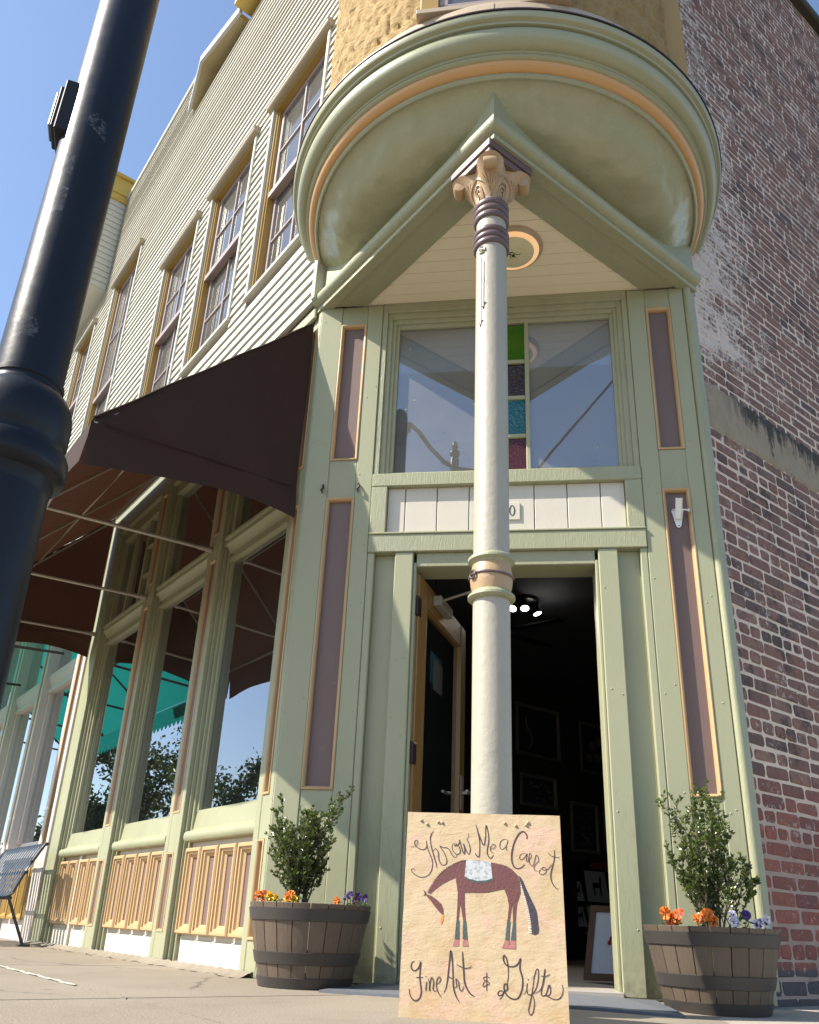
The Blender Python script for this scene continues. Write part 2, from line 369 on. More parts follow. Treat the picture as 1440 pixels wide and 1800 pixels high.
def leafmat(name, a, b, rough=0.35):
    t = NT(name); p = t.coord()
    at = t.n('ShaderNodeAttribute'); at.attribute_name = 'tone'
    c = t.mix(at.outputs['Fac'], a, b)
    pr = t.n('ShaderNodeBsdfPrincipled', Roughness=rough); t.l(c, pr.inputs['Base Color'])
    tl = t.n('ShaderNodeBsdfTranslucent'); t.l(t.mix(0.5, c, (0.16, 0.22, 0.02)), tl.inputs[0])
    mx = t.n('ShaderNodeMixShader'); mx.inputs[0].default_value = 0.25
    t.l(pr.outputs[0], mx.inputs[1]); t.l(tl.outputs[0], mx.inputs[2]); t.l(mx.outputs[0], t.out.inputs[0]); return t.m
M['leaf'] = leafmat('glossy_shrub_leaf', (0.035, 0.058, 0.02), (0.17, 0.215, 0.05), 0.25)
M['tree_leaf'] = leafmat('tree_leaf', (0.015, 0.035, 0.012), (0.06, 0.10, 0.025), 0.5)
M['pansy_leaf'] = leafmat('pansy_leaf', (0.05, 0.10, 0.02), (0.09, 0.16, 0.03), 0.5)
M['twig'] = simple('grey_brown_twig', (0.11, 0.085, 0.06), 0.8, 80, 0.4, 0.25)
M['bark'] = simple('tree_bark', (0.06, 0.045, 0.035), 0.9, 30, 0.8, 0.3)
M['p_orange'] = simple('orange_petal', (0.68, 0.17, 0.010), 0.55, 80, 0.2, 0.25)
M['p_deep'] = simple('red_orange_petal', (0.75, 0.09, 0.01), 0.55, 80, 0.2, 0.2)
M['p_yellow'] = simple('yellow_petal', (0.75, 0.46, 0.015), 0.55, 80, 0.2, 0.2)
M['p_purple'] = simple('purple_petal', (0.055, 0.028, 0.16), 0.55, 80, 0.2, 0.3)
M['p_lilac'] = simple('white_lilac_petal', (0.66, 0.60, 0.68), 0.55, 80, 0.2, 0.1)
M['p_dark'] = simple('dark_petal_blotch', (0.06, 0.01, 0.02), 0.6, 80, 0.1, 0.1)
def board():
    t = NT('troweled_peach_board'); p = t.coord()
    n1 = t.noise(p, 6.0, 6, 0.6); n2 = t.noise(t.mapping(p, (1.0, 1.0, 1.9), (0, 0.6, 0)), 26.0, 7, 0.72)
    c = t.mix(n1, (0.40, 0.285, 0.145), (0.52, 0.41, 0.265))
    c = t.mix(t.ramp(t.noise(p, 9.0, 5), [(0.50, 0.0), (0.66, 0.85)]), c, (0.50, 0.33, 0.235))
    c = t.mix(t.ramp(t.noise(p, 5.0, 7, 0.7), [(0.53, 0.0), (0.66, 0.6)]), c, (0.40, 0.25, 0.10))
    c = t.mix(t.ramp(n2, [(0.33, 0.55), (0.47, 0.0)]), c, (0.37, 0.225, 0.095))
    ri = t.n('ShaderNodeTexNoise', Scale=30.0, Detail=6.0, Roughness=0.6, Distortion=1.6); ri.noise_type = 'RIDGED_MULTIFRACTAL'
    t.l(t.mapping(p, (1.0, 1.0, 1.6), (0, 0.5, 0)), ri.inputs['Vector'])
    return t.done(c, 0.55, t.bump(t.math('ADD', n2, t.math('MULTIPLY', ri.outputs[0], 0.35)), 0.42, 0.006))
M['board'] = board()
for k, c in dict(ink=(0.05, 0.022, 0.025), horse=(0.115, 0.036, 0.032), tail=(0.035, 0.028, 0.038), wraps=(0.045, 0.065, 0.058), hooves=(0.33, 0.13, 0.11), pale=(0.72, 0.68, 0.62), carrot=(0.78, 0.20, 0.035)).items():
    M['s_' + k] = simple('painted_' + k, c, 0.6, 120, 0.35, 0.22)
def blanketm():
    t = NT('painted_dappled_blanket'); p = t.coord()
    v = t.n('ShaderNodeTexVoronoi', Scale=85.0); t.l(p, v.inputs['Vector'])
    c = t.mix(t.ramp(v.outputs['Distance'], [(0.25, 0.0), (0.55, 1.0)]), (0.27, 0.285, 0.295), (0.42, 0.435, 0.43))
    return t.done(c, 0.6, t.bump(t.noise(p, 60.0, 5), 0.3, 0.004))
M['s_blanket'] = blanketm()
M['paper'] = simple('white_card_paper', (0.60, 0.60, 0.58), 0.7, 80, 0.02, 0.04)
M['curtain_white'] = simple('white_joint_caulk', (0.42, 0.38, 0.31), 0.8, 80, 0.5, 0.2)
M['pale_card'] = simple('shade_greyed_card', (0.06, 0.06, 0.056), 0.7, 80, 0.02, 0.04)  # pale card, greyed in its colour to stand in for shade
M['mount'] = simple('pale_blue_print_paper', (0.58, 0.62, 0.66), 0.6, 80, 0.02, 0.04)
M['canvas_dark'] = simple('dark_painted_canvas', (0.05, 0.055, 0.09), 0.6, 12, 0.2, 0.5)
M['frame_pale'] = simple('pale_picture_frame', (0.22, 0.21, 0.20), 0.5, 80, 0.1, 0.1)
M['digit'] = simple('dark_grey_numeral', (0.06, 0.055, 0.05), 0.5, 60, 0.05, 0.1)
M['teal_card'] = simple('teal_card', (0.006, 0.05, 0.06), 0.6, 60, 0.05, 0.1)  # teal darkened in the colour to stand in for shade at the door
M['red'] = simple('red_box_paint', (0.28, 0.02, 0.02), 0.5, 60, 0.05, 0.1)

# ------------------------------------------------------------------ builders
BASE = {}
class Fr:
    """a wall frame: s runs along the wall, o out of it, z up"""
    def __init__(f, o, u, n): f.o = Vector(o); f.u = Vector(u).normalized(); f.n = Vector(n).normalized()
    def p(f, s, o, z): return f.o + f.u * s + f.n * o + Vector((0, 0, z))
Q = 1 / sqrt(2)
FL = Fr((-1.245, 4.1, 0), (-Q, Q, 0), (-Q, -Q, 0))      # left street front
FR = Fr((1.05, 4.1, 0), (Q, Q, 0), (Q, -Q, 0))          # right brick side
FC = Fr((0, 4.1, 0), (1, 0, 0), (0, -1, 0))             # entrance cut across the corner
APEX = Vector((-0.0975, 2.9525, 0))

class MB:
    def __init__(s): s.v = []; s.f = []; s.m = []
    def add(s, vs, fs, mi=0):
        b = len(s.v); s.v += [tuple(x) for x in vs]; s.f += [tuple(b + i for i in q) for q in fs]; s.m += [mi] * len(fs); return s
    def box(s, F, s0, s1, o0, o1, z0, z1, mi=0):
        vs = [F.p(a, b, c) for c in (z0, z1) for b in (o0, o1) for a in (s0, s1)]
        return s.add(vs, [(0, 1, 3, 2), (4, 6, 7, 5), (0, 4, 5, 1), (2, 3, 7, 6), (0, 2, 6, 4), (1, 5, 7, 3)], mi)
    def loft(s, rings, mi=0, closed=True, cap=True):
        n = len(rings[0]); vs = [p for r in rings for p in r]; fs = []
        for i in range(len(rings) - 1):
            for j in range(n if closed else n - 1):
                k = (j + 1) % n; fs.append((i * n + j, i * n + k, (i + 1) * n + k, (i + 1) * n + j))
        if cap and closed: fs += [tuple(range(n)), tuple(range((len(rings) - 1) * n, len(rings) * n))]
        return s.add(vs, fs, mi)
    def prof(s, F, pr, s0, s1, mi=0):      # (o, z) outline run along the wall
        return s.loft([[F.p(a, o, z) for o, z in pr] for a in (s0, s1)], mi)
    def plan(s, pts, z0, z1, mi=0):        # world plan outline stood up
        return s.loft([[Vector((x, y, z)) for x, y in pts] for z in (z0, z1)], mi)
    def lathe(s, c, pr, n=24, mi=0, a0=0.0, a1=2 * pi, cap=False):
        full = abs(a1 - a0 - 2 * pi) < 1e-6; m = n if full else n + 1
        rings = [[Vector((c[0] + r * cos(a0 + (a1 - a0) * j / n), c[1] + r * sin(a0 + (a1 - a0) * j / n), c[2] + z)) for j in range(m)] for r, z in pr]
        return s.loft(rings, mi, full, cap)
    def tube(s, pts, r, n=8, mi=0):
        pts = [Vector(p) for p in pts]; rings = []
        for i, p in enumerate(pts):
            d = (pts[min(i + 1, len(pts) - 1)] - pts[max(i - 1, 0)]).normalized()
            a = d.cross(Vector((0, 0, 1)) if abs(d.z) < 0.9 else Vector((1, 0, 0))).normalized(); b = d.cross(a)
            rr = r[i] if isinstance(r, (list, tuple)) else r
            rings.append([p + a * (rr * cos(2 * pi * j / n)) + b * (rr * sin(2 * pi * j / n)) for j in range(n)])
        return s.loft(rings, mi)
    def ring_frame(s, F, s0, s1, z0, z1, pr, mi=0):   # mitred picture-frame moulding, pr = (inset, off)
        rings = []
        for (a, b, da, db) in ((s0, z0, 1, 1), (s1, z0, -1, 1), (s1, z1, -1, -1), (s0, z1, 1, -1)):
            rings.append([F.p(a + da * i, o, b + db * i) for i, o in pr])
        n = len(pr); vs = [p for r in rings for p in r]; fs = []
        for i in range(4):
            k = (i + 1) % 4
            for j in range(n):
                q = (j + 1) % n; fs.append((i * n + j, k * n + j, k * n + q, i * n + q))
        return s.add(vs, fs, mi)
    def sweep(s, path, pr, mi=0, cap=True):   # plan path, pr = (offset to the right-hand side of travel, z)
        rings = []; P = [Vector((x, y, 0)) for x, y in path]
        for i, p in enumerate(P):
            ds = []
            if i > 0: ds.append((P[i] - P[i - 1]).normalized())
            if i < len(P) - 1: ds.append((P[i + 1] - P[i]).normalized())
            ns = [Vector((d.y, -d.x, 0)) for d in ds]
            nn = sum(ns, Vector()).normalized(); k = 1 / max(0.2, nn.dot(ns[0]))
            rings.append([p + nn * (o * k) + Vector((0, 0, z)) for o, z in pr])
        return s.loft(rings, mi, True, cap)
    def grid(s, fn, nu, nv, mi=0):
        vs = [fn(i / nu, j / nv) for j in range(nv + 1) for i in range(nu + 1)]; w = nu + 1
        return s.add(vs, [(j * w + i, j * w + i + 1, (j + 1) * w + i + 1, (j + 1) * w + i) for j in range(nv) for i in range(nu)], mi)

def root_base(o): return BASE.get(o.name, Vector((0, 0, 0))) if o else Vector((0, 0, 0))

def build(mb, name, mats, parent=None, bev=0.0, smooth=0, kind=None, label=None, base=None, tone=None, normals=True):
    b = Vector(base) if base is not None else root_base(parent)
    me = bpy.data.meshes.new(name)
    me.from_pydata([tuple(Vector(v) - b) for v in mb.v], [], mb.f)
    for m in (mats if isinstance(mats, (list, tuple)) else [mats]): me.materials.append(m)
    for p, i in zip(me.polygons, mb.m): p.material_index = i
    if bev > 0 or normals:
        bm = bmesh.new(); bm.from_mesh(me)
        if normals: bmesh.ops.recalc_face_normals(bm, faces=bm.faces)
        if bev > 0:
            es = [e for e in bm.edges if len(e.link_faces) == 2 and e.calc_face_angle(0) > 0.7]
            bmesh.ops.bevel(bm, geom=es, offset=bev, segments=1, profile=0.5, affect='EDGES', clamp_overlap=True)
        bm.to_mesh(me); bm.free()
    if tone is not None:
        at = me.attributes.new('tone', 'FLOAT', 'FACE'); at.data.foreach_set('value', tone)
    if smooth:
        me.polygons.foreach_set('use_smooth', [True] * len(me.polygons)); me.set_sharp_from_angle(angle=radians(smooth))
    o = bpy.data.objects.new(name, me); col.objects.link(o)
    if parent: o.parent = parent
    else: o.location = b
    BASE[o.name] = b
    if kind: o['kind'] = kind
    if label: o['label'] = label
    return o

def thing(name, label, cat, loc, group=None):
    o = bpy.data.objects.new(name, None); col.objects.link(o); o.location = loc
    o.empty_display_size = 0.1
    BASE[o.name] = Vector(loc); o['label'] = label; o['category'] = cat
    if group: o['group'] = group
    return o
def tag(o, label, cat, group=None):
    o['label'] = label; o['category'] = cat
    if group: o['group'] = group
    return o
def holder(name, parent, label=None):      # a part that only gathers sub-parts
    o = bpy.data.objects.new(name, None); col.objects.link(o); o.parent = parent
    BASE[o.name] = root_base(parent)
    if label: o['label'] = label
    return o
def bx(name, F, a, m, parent, bev=0.003, **kw): return build(MB().box(F, *a), name, m, parent, bev, **kw)
def ss(a, b, x):
    t = max(0.0, min(1.0, (x - a) / (b - a))); return t * t * (3 - 2 * t)
def gz(x, y): return -0.016 * ss(0.0, 1.0, x) - 0.022 * ss(1.0, 1.6, x)

# ------------------------------------------------------------------ ground
road = build(MB().add([(-400, -400, -0.16), (400, -400, -0.16), (400, 400, -0.16), (-400, 400, -0.16)], [(0, 1, 2, 3)]), 'road', M['asphalt'], kind='structure')
pave = build(MB().plan([(-9.5, 12.6), (-1.1, 4.25), (1.0, 4.25), (6.5, 9.8), (10, 9.8), (0.5, -3.6), (-2.2, -3.6), (-14.5, 8.2)], -0.155, -0.012), 'pavement', M['pave_base'], kind='structure')
def slab(s0, s1, o0, o1):
    g = 0.009
    def f(u, v):
        s = s0 + g + (s1 - s0 - 2 * g) * u; o = o0 + g + (o1 - o0 - 2 * g) * v
        p = FL.p(s, o, 0); return Vector((p.x, p.y, gz(p.x, p.y)))
    mb = MB().grid(f, 8, 8)
    n = len(mb.v); top = list(mb.v); w = 9
    rim = [i for i in range(w)] + [j * w + 8 for j in range(1, w)] + [8 * w + i for i in range(7, -1, -1)] + [j * w for j in range(7, 0, -1)]
    mb.add([top[i] for i in rim] + [(top[i][0], top[i][1], -0.05) for i in rim], [(i, (i + 1) % 32, 32 + (i + 1) % 32, 32 + i) for i in range(32)])
    build(mb, 'slab', M['concrete'], pave)
for so in [(-6.2, -4.4), (-4.4, -2.6), (-2.6, -0.85), (-0.85, 0.95), (0.95, 2.75), (2.75, 4.55), (4.55, 6.35), (6.35, 8.15), (8.15, 9.95)]:
    for oo in [(-0.12, 0.92), (0.92, 2.5), (2.5, 4.1), (4.1, 5.7)]:
        if so[1] < 0.0 and oo[0] < 0:
            slab(so[0], so[1], -2.0 if so[0] > -5 else -3.8, 0.92)
        else:
            slab(so[0], so[1], *oo)

# ------------------------------------------------------------------ the corner building
bld = thing('corner_building', 'sage green and cream corner building with round bay over its open corner entrance', 'building', (-0.1, 5.5, 0))

# --- lap siding of the upper left front
WIN = [(0.25, 1.15, 4.77, 6.90, 5.85), (1.51, 2.41, 4.77, 6.90, 5.85), (2.775, 3.65, 4.77, 6.90, 5.86), (4.98, 5.97, 4.40, 8.25, 6.33), (6.74, 7.50, 6.36, 8.10, 6.98)]
z = 3.97; i = 0
while z < 10.36:
    z1 = z + 0.1
    smin, smax = 0.045, 10.0
    if z > 4.8: smin = 0.03
    if z1 > 9.62: smin = 3.80
    cuts = sorted((a - 0.035, b + 0.035) for a, b, c, d, e in WIN if z1 > c - 0.03 and z < d + 0.04)
    a = smin; segs = []
    for c0, c1 in cuts:
        if c0 > a: segs.append((a, c0))
        a = c1
    segs.append((a, smax))
    for a, b in segs:
        j = random.uniform(-0.0015, 0.0015)
        mb = MB().prof(FL, [(0.025, z + j), (0.063 + j, z + j), (0.0615 + j, z + 0.012), (0.044, z1 + 0.006), (0.025, z1 + 0.006)], a, b)
        build(mb, 'siding_board', M['cream'], bld)
    z = z1; i += 1
bx('siding_backing', FL, (0.0, 10.0, -0.05, 0.02, 3.95, 4.35), M['dark_wall'], bld)
bx('corner_trim', FL, (0.0, 0.042, 0.0, 0.075, 3.97, 4.75), M['cream'], bld)

def sash_window(a, b, z0, z1, zr):
    w = holder('window', bld)
    # the thin outer casing of the opening
    mb = MB(); mb.box(FL, a - 0.035, a, -0.06, 0.075, z0, z1); mb.box(FL, b, b + 0.035, -0.06, 0.075, z0, z1)
    mb.box(FL, a - 0.045, b + 0.045, -0.06, 0.085, z0 - 0.035, z0)
    build(mb, 'casing', M['cream'], w, 0.003)
    mb = MB()
    for (x0, x1) in ((a, a + 0.022), (b - 0.022, b)):
        mb.box(FL, x0, x1, -0.10, 0.045, z0, z1)
    mb.box(FL, b - 0.034, b - 0.022, -0.10, 0.03, z0, z1)
    mb.box(FL, a + 0.022, a + 0.034, -0.10, 0.03, z0, z1)
    mb.box(FL, a, b, -0.10, 0.06, z1 - 0.03, z1)
    mb.box(FL, a, b, -0.10, 0.05, z0, z0 + 0.02)
    build(mb, 'jamb', M['ochre'], w, 0.003)
    pr = [(0.03, z1 - 0.01), (0.085, z1 - 0.015), (0.112, z1), (0.122, z1 + 0.025), (0.115, z1 + 0.05), (0.09, z1 + 0.065), (0.03, z1 + 0.07)]
    build(MB().prof(FL, pr, a - 0.06, b + 0.07), 'hood', M['hood'], w, 0.0, smooth=40)
    for (y0, y1, off) in ((zr - 0.02, z1 - 0.03, -0.018), (z0 + 0.02, zr + 0.03, -0.046)):
        mb = MB(); x0, x1 = a + 0.034, b - 0.034; o0, o1 = off - 0.018, off + 0.018; t = 0.045
        mb.box(FL, x0, x0 + t, o0, o1, y0, y1); mb.box(FL, x1 - t, x1, o0, o1, y0, y1)
        mb.box(FL, x0 + t, x1 - t, o0, o1, y1 - t, y1); mb.box(FL, x0 + t, x1 - t, o0, o1, y0, y0 + t + 0.01)
        xm, ym = (x0 + x1) / 2, (y0 + y1) / 2
        mb.box(FL, xm - 0.011, xm + 0.011, o0 + 0.004, o1 - 0.002, y0 + t, y1 - t)
        mb.box(FL, x0 + t, x1 - t, o0 + 0.006, o1 - 0.004, ym - 0.010, ym + 0.010)
        if off > -0.03: mb.box(FL, x0, x1, o1, o1 + 0.026, y0 - 0.012, y0 + 0.05)
        build(mb, 'sash', M['sash'], w, 0.002)
        for (p0, p1) in ((x0 + t, xm - 0.011), (xm + 0.011, x1 - t)):
            for (q0, q1) in ((y0 + t, ym - 0.01), (ym + 0.01, y1 - t)):
                build(MB().box(FL, p0, p1, off - 0.003, off + 0.001, q0, q1), 'pane', M['glass_up'], w)
    def cf(u, v):
        x = a + (b - a) * u; return FL.p(x, -0.105 + 0.016 * sin(x * 55) * (1 - 0.3 * v), z0 + (z1 - z0) * v)
    build(MB().grid(cf, 40, 2), 'curtain', M['curtain'], w, smooth=60, normals=False)
for W_ in WIN: sash_window(*W_)
mb = MB(); mb.box(FL, 0.05, 10.0, -0.45, -0.4, 4.0, 9.6)
build(mb, 'inner_wall', M['dark_wall'], bld)

# --- roof edge of the left front: gable hood, parapet cornice, far bay
mb = MB()
for (s0, z0, q0, s1, z1_, q1) in ((3.80, 9.56, 0.10, 3.32, 9.78, 0.21), (3.32, 9.78, 0.21, 2.42, 9.62, 0.15)):
    mb.loft([[FL.p(s, -0.1, zz), FL.p(s, qq, zz + 0.02), FL.p(s, qq, zz + 0.09), FL.p(s, -0.1, zz + 0.09)] for s, zz, qq in ((s0, z0, q0), (s1, z1_, q1))])
build(mb, 'gable_hood', M['soffit_tan'], bld)
mb = MB()
for (s0, z0, q0, s1, z1_, q1) in ((3.87, 9.54, 0.085, 3.32, 9.79, 0.20), (3.32, 9.79, 0.20, 2.37, 9.625, 0.135)):
    mb.loft([[FL.p(s, qq, zz + 0.005), FL.p(s, qq + 0.035, zz + 0.005), FL.p(s, qq + 0.04, zz + 0.10), FL.p(s, qq, zz + 0.10)] for s, zz, qq in ((s0, z0, q0), (s1, z1_, q1))])
build(mb, 'gable_fascia', M['grey_edge'], bld)
mb = MB().prof(FL, [(-0.05, 9.66), (0.24, 9.66), (0.24, 9.74), (0.30, 9.80), (0.36, 10.02), (0.38, 10.20), (-0.05, 10.22)], -0.2, 2.36)
build(mb, 'parapet_cornice', M['yellow'], bld, 0.004)
mb = MB()
for k in range(9):
    s = 0.3 + k * 0.25; p = FL.p(s, 0.34, 10.21)
    mb.tube([p, p + Vector((0, 0, 0.16))], [0.012, 0.002], 5)
    mb.tube([p, p + Vector((0.05, 0.03, 0.13))], [0.01, 0.002], 5)
build(mb, 'bird_spikes', M['white_metal'], bld, kind='stuff')
bx('roof_edge', FL, (3.80, 10.0, -0.1, 0.075, 10.37, 10.44), M['cream'], bld)
mb = MB(); mb.box(FL, 6.60, 8.6, 0.0, 0.33, 8.6, 10.75)
build(mb, 'upper_bay', M['cream'], bld, 0.01)
z = 8.62
while z < 10.3:      # siding of the bay's end wall, board by board
    mb = MB()
    mb.loft([[FL.p(6.60 - a, o, zz) for a, zz in ((0.0, z), (0.022, z), (0.004, z + 0.11), (0.0, z + 0.11))] for o in (0.07, 0.31)])
    build(mb, 'siding_board', M['cream'], bld); z += 0.105
bx('bay_corner_board', FL, (6.575, 6.66, 0.30, 0.36, 8.6, 10.4), M['cream'], bld)
mb = MB(); mb.box(FL, 6.56, 8.7, 0.0, 0.38, 10.30, 10.42); mb.box(FL, 6.54, 8.7, 0.0, 0.40, 10.42, 10.72); mb.box(FL, 6.50, 8.7, 0.0, 0.45, 10.72, 10.78)
build(mb, 'bay_cornice', M['yellow'], bld, 0.006)

# --- brick side wall: lime mortar core, bricks laid over it
core = MB().box(FR, 0.02, 9.0, -0.40, -0.0615, -0.1, 9.52)
build(core, 'mortar_wall', M['mortar'], bld)
CH = 0.0745
slots = []
r = random.Random(3)
k = 0; z = -0.05
while z < 9.45:
    zz0, zz1 = z + 0.0058, z + CH - 0.0058
    if not (zz0 > 3.0 and zz1 < 3.33):
        s = 0.09 - r.uniform(0.0, 0.04)
        head = (k % 7 == 3)
        s -= (0.105 if k % 2 else 0.0)
        smax = min(8.0, 3.2 + z * 0.5)
        while s < smax:
            ln = (0.098 if head else 0.203) + r.uniform(-0.006, 0.006)
            if not head and r.random() < 0.10: ln = 0.098
            a, b = max(s, 0.075), s + ln
            if b - a > 0.03: slots.append((a, b, zz0 + r.uniform(-.0015, .0015), zz1 + r.uniform(-.0015, .0015)))
            s += ln + 0.0105 + r.uniform(-0.002, 0.003)
    z += CH; k += 1
camp = Vector((0, 0, CAM_H))
def bsize(sl):
    p = FR.p((sl[0] + sl[1]) / 2, -0.06, (sl[2] + sl[3]) / 2); d = p - camp
    zc = d.dot(fwd); xi = 720 + F_PX * d.dot(R2) / zc; yi = CY - F_PX * d.dot(U2) / zc
    vis = (-20 < yi < 1820) and xi < 1470
    if sl[0] < 0.30 and sl[2] < 0.36: vis = False
    return (sl[1] - sl[0]) * (sl[3] - sl[2]) / d.length ** 2 * (1.0 if vis else 0.001)
order = sorted(slots, key=bsize, reverse=True)
def brick_geo(mb, hx, hz, c, F, rr, dep=0.02):
    q = 0.004 + rr.uniform(0, 0.003); ring_out = []; ring_in = []
    for (sx, sz) in ((-1, -1), (1, -1), (1, 1), (-1, 1)):
        ring_out.append((sx * hx, sz * hz)); 
    oc = [(-hx + q * 2, -hz), (hx - q * 2, -hz), (hx, -hz + q * 2), (hx, hz - q * 2), (hx - q * 2, hz), (-hx + q * 2, hz), (-hx, hz - q * 2), (-hx, -hz + q * 2)]
    oc = [(x + rr.uniform(-.004, .004), y + rr.uniform(-.0032, .0032)) for x, y in oc]
    back = [F.p(c[0] + x, c[1] - dep, c[2] + y) for x, y in oc]
    mid = [F.p(c[0] + x, c[1] - 0.004, c[2] + y) for x, y in oc]
    fr = [F.p(c[0] + x * (1 - q / hx), c[1] + rr.uniform(-.001, .0012), c[2] + y * (1 - q / hz)) for x, y in oc]
    n = 8; vs = back + mid + fr
    fs = [(i, (i + 1) % 8, 8 + (i + 1) % 8, 8 + i) for i in range(8)] + [(8 + i, 8 + (i + 1) % 8, 16 + (i + 1) % 8, 16 + i) for i in range(8)] + [tuple(range(16, 24))]
    mb.add(vs, fs); return len(fs)
FRo = Fr((0, 0, 0), FR.u, FR.n)
pool = {}
rb = random.Random(11)
def brick_mesh(w):
    key = 'h' if w < 0.15 else 's'
    L = pool.setdefault(key, [])
    if len(L) < 10:
        mb = MB(); brick_geo(mb, 0.049 if key == 'h' else 0.1015, (CH - 0.0118) / 2, (0, 0, 0), FRo, rb)
        o = build(mb, 'brick', M['brick'], bld, base=(0, 0, 0)); L.append(o.data); bpy.data.objects.remove(o)
    return rb.choice(L) if len(L) >= 10 else L[-1]
for sl in order[:300]:
    me = brick_mesh(sl[1] - sl[0])
    o = bpy.data.objects.new('brick', me); col.objects.link(o); o.parent = bld
    nom = 0.098 if sl[1] - sl[0] < 0.15 else 0.203
    p = FR.p((sl[0] + sl[1]) / 2, -0.0585 + rb.uniform(-0.0025, 0.0025), (sl[2] + sl[3]) / 2)
    o.location = p - BASE[bld.name]
    k_ = (sl[1] - sl[0]) / nom          # trimmed bricks at the ends are shorter along the wall
    o.rotation_euler = (0, 0, 0)
    if abs(k_ - 1) > 0.04:
        mb = MB(); brick_geo(mb, (sl[1] - sl[0]) / 2, (CH - 0.0118) / 2, (0, 0, 0), FRo, rb)
        t = build(mb, 'brick', M['brick'], None, base=(0, 0, 0)); o.data = t.data; bpy.data.objects.remove(t)
mb = MB(); tone = []
for sl in order[300:]:
    n = brick_geo(mb, (sl[1] - sl[0]) / 2, (sl[3] - sl[2]) / 2, ((sl[0] + sl[1]) / 2, -0.0585 + rb.uniform(-0.0025, 0.0025), (sl[2] + sl[3]) / 2), FR, rb)
    tone += [rb.random()] * n
build(mb, 'distant_bricks', M['brick_j'], bld, kind='stuff', tone=tone, normals=False)
mb = MB()
for (a, b) in ((0.08, 1.05), (1.056, 2.2), (2.206, 4.6)):
    def lf_(u, v, a=a, b=b):
        s = a + (b - a) * u; e = min(v, 1 - v)
        zz = 2.985 + 0.36 * v + (0.008 * sin(s * 31) + 0.006 * sin(s * 77)) * (1 if v > 0.5 else -1)
        dep = -0.066 if e < 0.02 else -0.0515 + 0.004 * sin(s * 90 + v * 7) * sin(v * 31) + 0.003 * sin(s * 170)
        return FR.p(s, dep, zz)
    build(MB().grid(lf_, int(140 * (b - a)), 14), 'stone_band', M['ledge'], bld, smooth=40, normals=False)
bx('coping', FR, (-0.1, 9.1, -0.45, 0.03, 9.50, 9.62), M['coping'], bld, 0.02)
mb = MB(); mb.box(FR, -0.14, 0.035, -0.11, -0.03, 4.5, 9.5)
build(mb, 'bay_trim', M['white'], bld, 0.004)
mb = MB(); mb.box(FR, -0.12, -0.02, -0.03, 0.0, 4.5, 9.5)
build(mb, 'bay_trim', M['ochre'], bld, 0.004)

